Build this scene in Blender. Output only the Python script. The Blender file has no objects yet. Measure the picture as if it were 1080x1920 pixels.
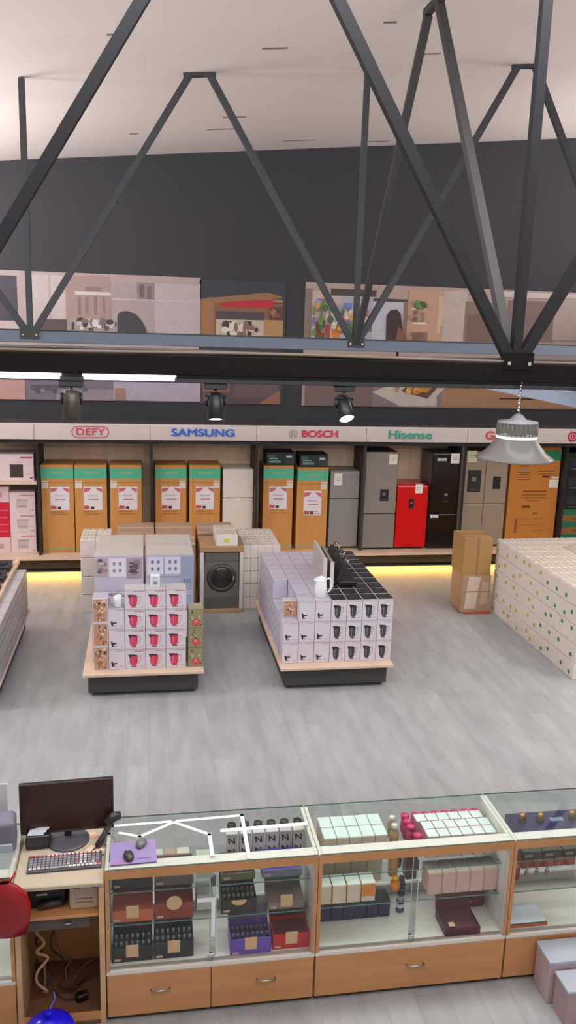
import bpy, bmesh, math, random
from mathutils import Vector, Matrix
random.seed(7)
SC = bpy.context.scene
COL = SC.collection
# ---------------------------------------------------------------- camera, world, light, exposure
cam = bpy.data.cameras.new('camera'); camo = bpy.data.objects.new('camera', cam); COL.objects.link(camo)
cam.sensor_fit = 'HORIZONTAL'; cam.sensor_width = 36.0; cam.lens = 52.8; cam.clip_start = 0.05; cam.clip_end = 100
camo.matrix_world = Matrix(((0.98637158, 0.00577499, -0.16443161, 0), (-0.16165216, 0.22021083, -0.96196454, 0),
                            (0.03065429, 0.97543521, 0.21814324, 4.0), (0, 0, 0, 1)))
SC.camera = camo
SC.view_settings.view_transform = 'Standard'; SC.view_settings.look = 'None'
SC.view_settings.gamma = 1.0; SC.view_settings.use_curve_mapping = False
SC.view_settings.exposure = -0.27
w = bpy.data.worlds.new('world'); SC.world = w; w.use_nodes = True
w.node_tree.nodes['Background'].inputs[0].default_value = (0.97, 0.985, 1.0, 1)
w.node_tree.nodes['Background'].inputs[1].default_value = 0.66

def area(name, loc, rot, sx, sy, power, color=(1, 1, 1)):
    l = bpy.data.lights.new(name, 'AREA'); l.shape = 'RECTANGLE'; l.size = sx; l.size_y = sy; l.energy = power; l.color = color
    o = bpy.data.objects.new(name, l); COL.objects.link(o); o.location = loc; o.rotation_euler = [math.radians(a) for a in rot]
    return o
# added area lights outside the frame, standing in for unseen shop lighting
area('overhead_fill', (1.5, 4.9, 6.15), (16, 0, 0), 9, 0.8, 320, (0.97, 0.99, 1))
area('overhead_fill', (1.5, 1.0, 5.9), (20, 0, 0), 9, 1.2, 90, (0.97, 0.99, 1))
area('ceiling_fill', (2.0, 0.2, 5.0), (138, 0, 0), 8, 1.6, 620, (1, 0.98, 0.97))  # added uplight to brighten the ceiling, no such fitting
area('ceiling_fill', (-4.6, 11.0, 4.6), (180, 25, 0), 2, 4, 430, (1, .97, .95)); area('ceiling_fill', (9.6, 10.6, 4.8), (180, -25, 0), 2, 4, 430, (1, .95, .92))  # added uplights either side, brightening the ceiling near the back wall
def lamp(x, y, z, e, color=(0.98, 0.99, 1)):  # added soft point light, out of frame
    l = bpy.data.lights.new('side_fill_point', 'POINT'); l.energy = e; l.shadow_soft_size = 0.35; l.color = color
    o = bpy.data.objects.new('side_fill_point', l); COL.objects.link(o); o.location = (x, y, z)
lamp(-4.6, 8.6, 4.4, 380); lamp(-5.2, 11.4, 4.0, 170); area('overhead_fill', (7.0, 7.4, 5.0), (0, 0, 0), 2.5, 4, 260, (1, .95, .9))  # added fills beside the frame for the shop floor and right stack
# ---------------------------------------------------------------- materials
def lin(h):
    out = []
    for i in (0, 2, 4):
        c = int(h[i:i+2], 16) / 255
        out.append(c / 12.92 if c <= 0.04045 else ((c + 0.055) / 1.055) ** 2.4)
    return tuple(out) + (1,)
MC = {}
def C(h, rough=0.5, metal=0.0, var=0.06, scale=6.0, name=None):
    key = (h, rough, metal, var, scale)
    if key in MC: return MC[key]
    m = bpy.data.materials.new(name or 'paint_' + h); m.use_nodes = True
    nt = m.node_tree; b = nt.nodes['Principled BSDF']
    c = lin(h)
    tc = nt.nodes.new('ShaderNodeTexCoord'); nz = nt.nodes.new('ShaderNodeTexNoise'); nz.inputs['Scale'].default_value = scale
    nt.links.new(tc.outputs['Object'], nz.inputs['Vector'])
    mx = nt.nodes.new('ShaderNodeMix'); mx.data_type = 'RGBA'
    mx.inputs['A'].default_value = tuple(x * (1 - var) for x in c[:3]) + (1,)
    mx.inputs['B'].default_value = tuple(min(1, x * (1 + var)) for x in c[:3]) + (1,)
    nt.links.new(nz.outputs['Fac'], mx.inputs['Factor']); nt.links.new(mx.outputs['Result'], b.inputs['Base Color'])
    b.inputs['Roughness'].default_value = rough; b.inputs['Metallic'].default_value = metal
    MC[key] = m
    return m
def streak(name, h1, h2, rough, sc, bump=0.0, rot=0.0):
    m = bpy.data.materials.new(name); m.use_nodes = True; nt = m.node_tree; b = nt.nodes['Principled BSDF']
    tc = nt.nodes.new('ShaderNodeTexCoord'); mp = nt.nodes.new('ShaderNodeMapping'); nz = nt.nodes.new('ShaderNodeTexNoise')
    mp.inputs['Scale'].default_value = sc; mp.inputs['Rotation'].default_value = (0, 0, rot)
    nz.inputs['Scale'].default_value = 1.0; nz.inputs['Detail'].default_value = 6
    nt.links.new(tc.outputs['Object'], mp.inputs['Vector']); nt.links.new(mp.outputs['Vector'], nz.inputs['Vector'])
    cr = nt.nodes.new('ShaderNodeValToRGB'); cr.color_ramp.elements[0].position = 0.3; cr.color_ramp.elements[1].position = 0.7
    cr.color_ramp.elements[0].color = lin(h1); cr.color_ramp.elements[1].color = lin(h2)
    nt.links.new(nz.outputs['Fac'], cr.inputs['Fac']); nt.links.new(cr.outputs['Color'], b.inputs['Base Color'])
    b.inputs['Roughness'].default_value = rough
    return m
def emit(name, h, s):
    m = bpy.data.materials.new(name); m.use_nodes = True; nt = m.node_tree; b = nt.nodes['Principled BSDF']
    b.inputs['Base Color'].default_value = lin(h); b.inputs['Emission Color'].default_value = lin(h); b.inputs['Emission Strength'].default_value = s
    return m
def glass(name, tint, gl=0.06, extra=None, rough=0.02):
    m = bpy.data.materials.new(name); m.use_nodes = True; nt = m.node_tree
    for n in list(nt.nodes):
        if n.type != 'OUTPUT_MATERIAL': nt.nodes.remove(n)
    out = [n for n in nt.nodes if n.type == 'OUTPUT_MATERIAL'][0]
    t = nt.nodes.new('ShaderNodeBsdfTransparent'); t.inputs[0].default_value = lin(tint)
    g = nt.nodes.new('ShaderNodeBsdfGlossy'); g.inputs['Roughness'].default_value = rough
    lw = nt.nodes.new('ShaderNodeLayerWeight'); lw.inputs[0].default_value = 0.5
    pw = nt.nodes.new('ShaderNodeMath'); pw.operation = 'POWER'; pw.inputs[1].default_value = 4.0; nt.links.new(lw.outputs['Facing'], pw.inputs[0])
    fr = nt.nodes.new('ShaderNodeMath'); fr.operation = 'MULTIPLY_ADD'; fr.inputs[1].default_value = 0.7; fr.inputs[2].default_value = gl*.5; nt.links.new(pw.outputs[0], fr.inputs[0])
    mx = nt.nodes.new('ShaderNodeMixShader')
    nt.links.new(fr.outputs[0], mx.inputs[0]); nt.links.new(t.outputs[0], mx.inputs[1]); nt.links.new(g.outputs[0], mx.inputs[2])
    last = mx
    if extra:
        d = nt.nodes.new('ShaderNodeBsdfDiffuse'); d.inputs[0].default_value = lin(extra[0])
        m2 = nt.nodes.new('ShaderNodeMixShader'); m2.inputs[0].default_value = extra[1]
        nt.links.new(mx.outputs[0], m2.inputs[1]); nt.links.new(d.outputs[0], m2.inputs[2]); last = m2
    nt.links.new(last.outputs[0], out.inputs[0])
    return m
birch = streak('birch_laminate', 'c39a72', 'd2ab82', 0.45, (1.2, 1.2, 14))
birch_h = streak('birch_laminate_edge', 'b98250', 'c88f5e', 0.45, (2.0, 14, 14))
pale_wood = streak('pale_birch_panel', 'd9bc9e', 'e8ceb2', 0.55, (9, 3, 1.0))
deckwood = streak('birch_deck_board', 'c8ac97', 'd6bca8', 0.5, (3, 3, 3))
white_lam = C('d9d4cc', 0.35, name='white_laminate', var=0.02)
kraft = streak('kraft_cardboard', 'bd8446', 'c98f50', 0.8, (16, 16, 1.2))
kraft_pale = C('b08a68', 0.85, name='pale_cardboard')
clear = glass('clear_glass', 'fcfefd')
top_glass = glass('counter_top_glass', 'f7fbfa')
edge_glass = C('5f7f78', 0.2, name='glass_edge_green')
steel = C('8f8a86', 0.4, 0.25, name='brushed_steel', var=0.03)
chrome = C('c8c8c8', 0.2, 1.0, name='chrome')
dark_steel = C('1d1c1f', 0.7, 0.0, name='dark_painted_steel')
dark_steel.node_tree.nodes['Principled BSDF'].inputs['Specular IOR Level'].default_value = 0.15
black_pl = C('1b1b1e', 0.4, name='black_plastic')
# ---------------------------------------------------------------- builders
class MB:
    def __init__(s): s.bm = bmesh.new(); s.mats = []
    def mi(s, m):
        if isinstance(m, str): m = C(m)
        if m not in s.mats: s.mats.append(m)
        return s.mats.index(m)
    def box(s, x0, x1, y0, y1, z0, z1, m, b=0.0, rot=None, seg=1):
        i = s.mi(m)
        r = bmesh.ops.create_cube(s.bm, size=1.0)
        M = Matrix.Translation(((x0+x1)/2, (y0+y1)/2, (z0+z1)/2)) @ Matrix.Diagonal((abs(x1-x0), abs(y1-y0), abs(z1-z0), 1))
        if rot: M = rot @ M
        bmesh.ops.transform(s.bm, matrix=M, verts=r['verts'])
        for v in r['verts']:
            for f in v.link_faces: f.material_index = i
        if b > 0:
            es = list({e for v in r['verts'] for e in v.link_edges})
            bmesh.ops.bevel(s.bm, geom=es, offset=b, segments=seg, affect='EDGES', profile=0.5)
        return s
    def poly(s, pts, m, flip=False):
        vs = [s.bm.verts.new(p) for p in (reversed(pts) if flip else pts)]
        f = s.bm.faces.new(vs); f.material_index = s.mi(m); return s
    def lathe(s, prof, m, c=(0, 0, 0), n=24, smooth=True, cap=True):
        i = s.mi(m); rings = []
        for (r, z) in prof:
            rings.append([s.bm.verts.new((c[0]+r*math.cos(2*math.pi*k/n), c[1]+r*math.sin(2*math.pi*k/n), c[2]+z)) for k in range(n)])
        for a, b in zip(rings, rings[1:]):
            for k in range(n):
                f = s.bm.faces.new((a[k], a[(k+1) % n], b[(k+1) % n], b[k])); f.material_index = i; f.smooth = smooth
        if cap:
            if prof[0][0] > 1e-4: s.bm.faces.new(list(reversed(rings[0]))).material_index = i
            if prof[-1][0] > 1e-4: s.bm.faces.new(rings[-1]).material_index = i
        return s
    def tube(s, pts, r, m, n=8, square=False):
        i = s.mi(m); rings = []; pts = [Vector(p) for p in pts]
        for k, p in enumerate(pts):
            d = (pts[min(k+1, len(pts)-1)] - pts[max(k-1, 0)]).normalized()
            ref = Vector((0, 1, 0)) if abs(d.y) < 0.9 else Vector((0, 0, 1))
            u = d.cross(ref).normalized(); v = d.cross(u)
            rr = r[k] if isinstance(r, (list, tuple)) else r
            if square:
                off = [u*rr+v*rr, -u*rr+v*rr, -u*rr-v*rr, u*rr-v*rr]
            else:
                off = [u*rr*math.cos(2*math.pi*q/n)+v*rr*math.sin(2*math.pi*q/n) for q in range(n)]
            rings.append([s.bm.verts.new(p+o) for o in off])
        m_ = len(rings[0])
        for a, b in zip(rings, rings[1:]):
            for k in range(m_):
                f = s.bm.faces.new((a[k], a[(k+1) % m_], b[(k+1) % m_], b[k])); f.material_index = i; f.smooth = not square
        s.bm.faces.new(list(reversed(rings[0]))).material_index = i; s.bm.faces.new(rings[-1]).material_index = i
        return s
    def mesh(s, name):
        bmesh.ops.recalc_face_normals(s.bm, faces=s.bm.faces[:]) if False else None
        me = bpy.data.meshes.new(name); s.bm.to_mesh(me); s.bm.free()
        for m in s.mats: me.materials.append(m)
        return me
    def build(s, name, parent=None, loc=(0, 0, 0), rotz=0.0):
        return link(name, s.mesh(name), parent, loc, rotz)
def link(name, me, parent=None, loc=(0, 0, 0), rotz=0.0):
    o = bpy.data.objects.new(name, me); COL.objects.link(o); o.location = loc; o.rotation_euler = (0, 0, rotz); o.parent = parent
    return o
def tag(o, label, cat, group=None, kind=None):
    if label: o['label'] = label
    if cat: o['category'] = cat
    if group: o['group'] = group
    if kind: o['kind'] = kind
    return o
def thing(name, label, cat, loc=(0, 0, 0), rotz=0.0, group=None):
    return tag(link(name, None, None, loc, rotz), label, cat, group)
def dup(root, loc, label=None, group=None, rotz=None):
    r = root.copy(); COL.objects.link(r); r.location = loc
    if rotz is not None: r.rotation_euler = (0, 0, rotz)
    if label: r['label'] = label
    if group: r['group'] = group
    for ch in list(root.children):
        c = ch.copy(); COL.objects.link(c); c.parent = r
        for g in list(ch.children):
            d = g.copy(); COL.objects.link(d); d.parent = c
    return r
def struct(o): o['kind'] = 'structure'; return o
def box1(name, x0, x1, y0, y1, z0, z1, m, parent=None, b=0.0):
    """one box as an object, origin at its base centre (parented: shared frame)"""
    if parent is None:
        cx, cy = (x0+x1)/2, (y0+y1)/2
        return MB().box(x0-cx, x1-cx, y0-cy, y1-cy, 0, z1-z0, m, b).build(name, None, (cx, cy, z0))
    return MB().box(x0, x1, y0, y1, z0, z1, m, b).build(name, parent)
ORD = ['first', 'second', 'third', 'fourth', 'fifth', 'sixth', 'seventh', 'eighth', 'ninth', 'tenth', 'eleventh', 'twelfth', 'thirteenth', 'fourteenth']
def carton(name, w, d, h, body, top=None, prints=(), b=0.004):
    """closed carton, origin at base centre, printed artwork as thin ink layers"""
    m = MB(); m.box(-w/2, w/2, -d/2, d/2, 0, h, body, b)
    e = 0.0012
    def mp(face, u, v, k):
        o = e * (1 + 0.5*k)
        if face == 'F': return (-w/2+u*w, -d/2-o, v*h)
        if face == 'B': return (w/2-u*w, d/2+o, v*h)
        if face == 'L': return (-w/2-o, d/2-u*d, v*h)
        if face == 'R': return (w/2+o, -d/2+u*d, v*h)
        return (-w/2+u*w, -d/2+v*d, h+o)
    if top: prints = [('T', (0.02, 0.02, 0.98, 0.98), top)] + list(prints)
    for k, (face, p, c) in enumerate(prints):
        if len(p) == 4 and not isinstance(p[0], (tuple, list)):
            u0, v0, u1, v1 = p; p = [(u0, v0), (u1, v0), (u1, v1), (u0, v1)]
        m.poly([mp(face, u, v, k*0.4) for u, v in p], c)
    return m.mesh(name)
def disc(cu, cv, ru, rv, n=14): return [(cu+ru*math.cos(2*math.pi*k/n), cv+rv*math.sin(2*math.pi*k/n)) for k in range(n)]
def text_mesh(txt, size, m, ext=0.006, bold=0.0, shear=0.0, spacing=1.0, fat=0.0):
    cu = bpy.data.curves.new('lettering', 'FONT'); cu.body = txt; cu.size = size; cu.extrude = ext;  cu.shear = shear
    cu.space_character = spacing; cu.align_x = 'CENTER'; cu.align_y = 'CENTER'
    o = bpy.data.objects.new('tmp_text', cu); COL.objects.link(o)
    dg = bpy.context.evaluated_depsgraph_get(); me = bpy.data.meshes.new_from_object(o.evaluated_get(dg))
    bpy.data.objects.remove(o); me.materials.clear(); me.materials.append(m if not isinstance(m, str) else C(m))
    me.transform(Matrix.Rotation(math.radians(90), 4, 'X'))
    if fat:
        bm = bmesh.new()
        for k, (dx, dz) in enumerate(((0, 0), (fat, 0), (-fat, 0), (0, fat*.7), (0, -fat*.7))):
            n0 = len(bm.verts); bm.from_mesh(me); bm.verts.ensure_lookup_table()
            for v in bm.verts[n0:]: v.co += Vector((dx, k*.00015, dz))
        bm.to_mesh(me); bm.free()
    return me
POSTER={
 'one':[(-2.79,2.67,0.88,4.67,'b8a4a2'),(-2.79,3.90,-1.99,4.59,'453c4c'),(-2.83,3.57,-2.00,3.90,'c8b4b4'),(-1.84,3.60,-1.26,4.62,'c9bab8'),(-1.51,3.93,-1.48,4.62,'b5a3a1'),(-1.24,3.95,-0.56,4.63,'ad918c'),(-1.11,4.34,-0.55,4.39,'d9cecd'),(-0.95,4.40,-0.70,4.46,'8d7a75'),(-1.07,4.03,-1.02,4.31,'8d7675'),(-0.95,4.05,-0.91,4.31,'927c7a'),(-0.82,4.04,-0.77,4.32,'8d7675'),(-0.68,4.07,-0.65,4.32,'927c7a'),(-0.55,3.63,0.14,4.55,'b29f9e'),(-0.14,4.30,0.14,4.56,'93837f'),(-0.10,4.33,-0.03,4.53,'6e5d58'),(0.02,4.31,0.09,4.51,'7d6c66'),(0.14,3.65,0.87,4.56,'c3b3b6'),(-0.53,4.28,0.87,4.30,'cbbdbb'),(-1.66,3.60,-1.25,3.95,'5b4848'),(-1.24,3.62,-0.44,3.94,'a59593'),(-1.17,3.79,-1.13,3.91,'3c3436'),(-1.04,3.80,-0.99,3.93,'e6dede'),(-0.91,3.78,-0.83,3.92,'5c4c4c'),(-0.77,3.82,-0.71,3.96,'e0d6d6'),(-0.66,3.79,-0.59,3.93,'57494b'),(-0.57,3.83,-0.52,3.94,'ddd2d2'),(-2.87,2.65,-1.92,3.08,'c89a94'),(-1.91,2.67,-0.53,3.10,'7d7280'),(-1.82,2.82,-0.98,2.91,'5a5264'),(-1.44,2.67,-0.53,2.85,'a08f9a'),(-0.53,2.68,0.88,3.13,'bcb0c2'),(-0.51,2.68,-0.33,2.88,'b08276'),],
 'two':[(0.86,2.65,2.28,4.65,'33323c'),(0.87,3.68,2.23,4.30,'8d5d3e'),(0.87,3.67,1.09,4.33,'a37149'),(1.00,4.32,2.23,4.37,'a87850'),(2.01,4.04,2.23,4.26,'6a3a2c'),(1.21,4.23,2.07,4.36,'c4142c'),(1.13,4.03,1.92,4.16,'4c4044'),(1.13,3.68,1.93,4.03,'cdb5a5'),(1.31,3.76,1.38,4.00,'3a2c2e'),(1.65,3.77,1.72,4.01,'3a2c2e'),(1.48,3.77,1.55,3.97,'8c6e60'),(1.92,3.70,2.24,4.04,'b98d5c'),(0.88,2.65,2.23,3.16,'5c4646'),(0.92,2.84,1.37,2.99,'8a5f50'),(1.45,2.76,2.18,3.02,'6a5354'),],
 'three':[(2.60,2.64,8.87,4.67,'b8a097'),(2.60,3.71,2.73,4.57,'8e7671'),(2.72,3.72,3.25,4.54,'cdb6b2'),(2.80,4.20,2.97,4.41,'a3787a'),(2.79,3.75,2.91,4.04,'8a4a2c'),(2.87,3.77,2.95,4.07,'6d4a3c'),(3.07,3.76,3.21,4.06,'d9822f'),(2.96,3.77,3.04,4.00,'a8452f'),(3.21,3.73,3.80,4.54,'b9b0bc'),(3.03,4.47,3.81,4.58,'4a3b38'),(3.25,4.25,3.40,4.36,'6d86c0'),(3.47,4.18,3.68,4.38,'c7b7d0'),(3.32,4.05,3.45,4.17,'5e8a4c'),(3.55,4.07,3.69,4.26,'c76f7c'),(3.29,3.84,3.54,4.03,'54803e'),(3.23,4.04,3.30,4.15,'d8b040'),(3.70,3.90,3.81,4.16,'5c7d48'),(3.76,3.75,4.38,4.44,'c9c4d0'),(3.76,4.40,4.36,4.45,'4b3d38'),(4.29,3.76,4.40,4.41,'8d7468'),(4.37,3.77,5.05,4.61,'cb9f84'),(4.44,4.29,4.69,4.32,'eee2d8'),(4.46,4.05,4.70,4.08,'eee2d8'),(4.46,4.09,4.55,4.27,'8a6a58'),(4.58,4.09,4.67,4.25,'a88064'),(4.90,3.91,5.04,4.52,'d9b59c'),(4.97,3.90,5.04,4.04,'8ea04c'),(4.45,3.76,4.74,3.92,'94705c'),(4.99,3.78,5.41,4.62,'c6b3aa'),(5.38,3.79,5.94,4.45,'8c7268'),(5.43,3.79,5.90,4.24,'7b6258'),(5.87,4.55,8.62,4.64,'d0c4c0'),(6.17,3.82,7.04,4.50,'866d66'),(7.01,3.85,8.71,4.58,'b6a29a'),(2.65,2.61,3.86,3.15,'7d625e'),(3.83,2.62,5.11,3.17,'8c7a80'),(5.07,2.66,8.87,3.22,'b2825f'),(6.13,2.80,6.89,2.83,'3a2a26'),],
}
POSTER_SHAPES=[('one', [(-0.46, 3.63), (-0.45, 4.05), (-0.39, 4.1), (-0.29, 4.11), (-0.16, 4.06), (-0.07, 3.96), (-0.01, 3.85), (0.03, 3.64)], '3f3a40'), ('two', [(0.87, 4.34), (1.96, 4.48), (2.21, 4.42), (2.21, 4.39), (1.08, 4.28)], '9a6c48'), ('two', [(1.87, 2.66), (2.21, 2.89), (2.22, 2.66)], 'a06a48'), ('three', [(4.01, 3.75), (4.0, 4.17), (4.07, 4.27), (4.18, 4.28), (4.25, 4.2), (4.28, 4.02), (4.34, 3.76)], '3b2623'), ('three', [(4.18, 3.75), (4.22, 4.0), (4.3, 3.93), (4.34, 3.76)], '8e5534'), ('three', [(3.82, 2.89), (4.36, 3.11), (5.27, 3.13), (4.98, 2.84), (4.99, 2.66), (4.34, 2.65)], 'cfc0b6'), ('three', [(4.32, 2.92), (4.52, 3.06), (4.94, 3.1), (4.97, 2.97), (4.81, 2.79)], '6e4630'), ('three', [(4.49, 2.96), (4.58, 3.05), (4.79, 3.06), (4.91, 3.01), (4.8, 2.9), (4.63, 2.91)], 'c98a34')]
# ================================================================ THE ROOM
def floor_mat():
    m = bpy.data.materials.new('grey_vinyl_planks'); m.use_nodes = True; nt = m.node_tree; b = nt.nodes['Principled BSDF']
    tc = nt.nodes.new('ShaderNodeTexCoord'); mp = nt.nodes.new('ShaderNodeMapping'); mp.inputs['Rotation'].default_value = (0, 0, math.radians(90))
    nt.links.new(tc.outputs['Object'], mp.inputs['Vector'])
    br = nt.nodes.new('ShaderNodeTexBrick'); br.inputs['Scale'].default_value = 1.0; br.inputs['Brick Width'].default_value = 1.2; br.inputs['Row Height'].default_value = 0.2
    br.inputs['Mortar Size'].default_value = 0.0025; br.inputs['Color1'].default_value = lin('9b9da0'); br.inputs['Color2'].default_value = lin('a4a6a8'); br.inputs['Mortar'].default_value = lin('939598')
    nt.links.new(mp.outputs[0], br.inputs['Vector'])
    mp2 = nt.nodes.new('ShaderNodeMapping'); mp2.inputs['Scale'].default_value = (6, 1.1, 1); nt.links.new(tc.outputs['Object'], mp2.inputs['Vector'])
    nz = nt.nodes.new('ShaderNodeTexNoise'); nz.inputs['Scale'].default_value = 1.6; nz.inputs['Detail'].default_value = 7; nt.links.new(mp2.outputs[0], nz.inputs['Vector'])
    mr = nt.nodes.new('ShaderNodeMapRange'); mr.inputs['From Min'].default_value = 0.3; mr.inputs['From Max'].default_value = 0.7; mr.inputs['To Min'].default_value = 0.86; mr.inputs['To Max'].default_value = 1.1
    nt.links.new(nz.outputs['Fac'], mr.inputs['Value'])
    mx = nt.nodes.new('ShaderNodeVectorMath'); mx.operation = 'SCALE'; nt.links.new(br.outputs['Color'], mx.inputs[0]); nt.links.new(mr.outputs[0], mx.inputs['Scale'])
    nt.links.new(mx.outputs[0], b.inputs['Base Color']); b.inputs['Roughness'].default_value = 0.36
    return m
struct(MB().box(-7, 11, -4, 14.4, -0.1, 0, floor_mat()).build('floor'))
wallm = C('323136', 0.85, name='charcoal_wall_paint', var=0.05, scale=0.7)
struct(MB().box(-7, 11, 14.2, 14.4, 0, 7.8, wallm).build('wall_back'))
struct(MB().box(-7.2, -7, -4, 14.4, -0.1, 7.8, C('8e8a88', 0.8)).build('wall_left'))
struct(MB().box(11, 11.2, -4, 14.4, -0.1, 7.8, C('6a6765', 0.8)).build('wall_right'))
def ceil_mat():
    m = bpy.data.materials.new('pale_ceiling_boards'); m.use_nodes = True; nt = m.node_tree; b = nt.nodes['Principled BSDF']
    tc = nt.nodes.new('ShaderNodeTexCoord'); br = nt.nodes.new('ShaderNodeTexBrick'); br.inputs['Scale'].default_value = 1.0
    br.inputs['Brick Width'].default_value = 2.4; br.inputs['Row Height'].default_value = 1.2; br.inputs['Mortar Size'].default_value = 0.004; br.offset = 0.5
    br.inputs['Color1'].default_value = lin('d6cac5'); br.inputs['Color2'].default_value = lin('d8cdc8'); br.inputs['Mortar'].default_value = lin('cec2bd')
    nt.links.new(tc.outputs['Object'], br.inputs['Vector']); nt.links.new(br.outputs['Color'], b.inputs['Base Color']); b.inputs['Roughness'].default_value = 0.85
    return m
SL = 0.0967
def zc(x): return 6.48 + SL*x
cm = ceil_mat(); mb = MB()
mb.poly([(-7, -4, zc(-7)), (-7, 14.4, zc(-7)), (11, 14.4, zc(11)), (11, -4, zc(11))], cm)
mb.poly([(-7, -4, zc(-7)+.1), (11, -4, zc(11)+.1), (11, 14.4, zc(11)+.1), (-7, 14.4, zc(-7)+.1)], cm)
struct(mb.build('ceiling'))
# short open seams in the ceiling boards
seam = C('6e6461', 0.9)
for k, (x, y, L) in enumerate([(-.25, 8.4, .16), (1.25, 8.9, .25), (1.15, 11.8, .3), (1.05, 12.5, .42), (2.3, 13.5, .5), (-.15, 12.6, .12), (2.2, 8.2, .12), (2.9, 9.2, .25), (3.6, 13.8, .4)]):
    r = Matrix.Translation((x, y, zc(x)-0.004)) @ Matrix.Rotation(-math.atan(SL), 4, 'Y')
    struct(MB().box(-L/2, L/2, -.012, .012, -.004, .004, seam, rot=r).build('trim_%d' % (k+1)))
# ---------------------------------------------------------------- space-frame roof truss
def strut(mb, a, b, r, m):
    mb.tube([a, b], r, m, square=True)
gray_arm = C('2f2d2d', 0.7, 0.0, name='grey_painted_steel'); blue_arm = C('586070', 0.6, 0.0, name='blue_lit_steel')  # far chord's blue is LED light put into its colour
brown_arm = C('120e0d', 0.75, 0.0, name='dark_brown_painted_steel'); brown_arm.node_tree.nodes['Principled BSDF'].inputs['Specular IOR Level'].default_value = 0.1
NX = [-4.85, -1.24, 2.38, 6.0]; ZB = 3.80
def truss(label, Y, chord_mat, chord, arm, rd, gusset):
    t = thing('roof_truss', label, 'truss', (0, Y, 0), 0, 'steel lattice roof trusses across the shop')
    MB().box(-7, 11, -.055, .055, chord[0], chord[1], chord_mat, 0.006).build('bottom_chord', t)
    MB().box(-7, 11, .062, .10, chord[1]-.02, chord[1]+.015, arm, 0).build('chord_angle', t)
    for i, x in enumerate(NX):
        xa = x + 1.81; za = zc(xa) - .03
        for (x0, x1) in ((x+.03, xa-.11), (x+3.62-.03, xa+.11)):
            if x0 > 10.5: continue
            m_ = MB(); strut(m_, (x0, 0, ZB), (x1, 0, zc(x1)-.03), rd, arm); m_.build('diagonal_strut', t)
        m_ = MB(); strut(m_, (xa-.17, 0, zc(xa-.17)-.02), (xa+.17, 0, zc(xa+.17)-.02), .022, arm); m_.build('apex_plate', t)
        m_ = MB(); strut(m_, (x, 0, ZB), (x, 0, zc(x)-.01), rd*.9, arm); m_.build('vertical_strut', t)
        m_ = MB(); m_.box(x-.10, x+.10, -.068, -.056, ZB-.05, ZB+.06, gusset); m_.box(x-.08, x-.06, -.078, -.066, ZB-.02, ZB, chrome); m_.box(x+.06, x+.08, -.078, -.066, ZB-.02, ZB, chrome); m_.build('gusset_plate', t)
    return t
truss('dark steel lattice truss closest to the camera, with brown bottom chord', 5.3, brown_arm, (3.668, 3.79), dark_steel, .034, brown_arm)
truss('slimmer grey steel truss farther back, below the ceiling near the back wall', 9.7, blue_arm, (3.71, 3.83), C('323338', .7), .034, gray_arm)
def cross(label, x, arm):
    t = thing('cross_brace', label, 'truss', (x, 7.5, 0), 0)
    for s in (-1, 1):
        m_ = MB(); strut(m_, (0, s*2.14, ZB), (0, s*.14, zc(x)-.12), .032, arm); m_.build('diagonal_strut', t)
    m_ = MB(); strut(m_, (0, -.2, zc(x)-.09), (0, .2, zc(x)-.09), .03, arm); m_.build('apex_plate', t)
cross('grey steel inverted V brace joining the two trusses at right', 2.38, gray_arm)
# cables lying on the near chord
for k, (y, z, r, c, lab) in enumerate([(5.27, 3.802, .011, '57473c', 'brown cable lying along the top front of the near truss chord'),
                                       (5.31, 3.806, .013, '2a2524', 'black cable lying behind the brown one on the truss chord')]):
    pts = [(x*.5-3.5, y+.012*math.sin(x*1.7+k), z+.006*math.sin(x*.9+2*k)+ (r-.011)) for x in range(0, 26)]
    tag(MB().tube(pts, r, c).build('power_cable'), lab, 'cable')
# pale blue beam going back from the near truss
beam = thing('cable_trunking', 'pale blue steel trunking running back under the trusses at right', 'trunking', (2.89, 6.6, 0))
MB().box(-.03, .03, -2.0, 3.1, 3.50, 3.60, C('98a3b8', .4), .006).build('channel', beam)
for y in (-1.3, 3.08): MB().box(-.012, .012, y-.01, y+.01, 3.60, 3.71 if y > 0 else 3.668, dark_steel).build('hanger', beam)
# ---------------------------------------------------------------- lamps on the near truss
tubem = emit('led_tube_glow', 'f4f6ff', 9)
for (x0, x1, lab) in [(-1.75, -.50, 'lit white LED batten at far left under the truss'), (-.38, .18, 'lit white LED batten right of the first spot light')]:
    t = thing('led_batten', lab, 'ceiling light', ((x0+x1)/2, 5.25, 3.637), 0, 'LED battens under the truss')
    L = (x1-x0)/2
    MB().box(-L, L, -.018, .018, .014, .032, 'd8d8d8', .003).build('housing', t)
    MB().box(-L+.01, L-.01, -.012, .012, -.004, .013, tubem, .004).build('diffuser', t)
tr = thing('lighting_track', 'black lighting track fixed under the near truss chord', 'light track', (1.0, 5.36, 3.616))
MB().box(-2.9, 2.9, -.018, .018, 0, .03, black_pl, .003).build('rail', tr)
MB().box(-2.9, 2.9, -.01, .01, .03, .052, black_pl).build('mounting_strip', tr)
spotglow = emit('spot_lamp_glow', 'fff1d8', 14)
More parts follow.
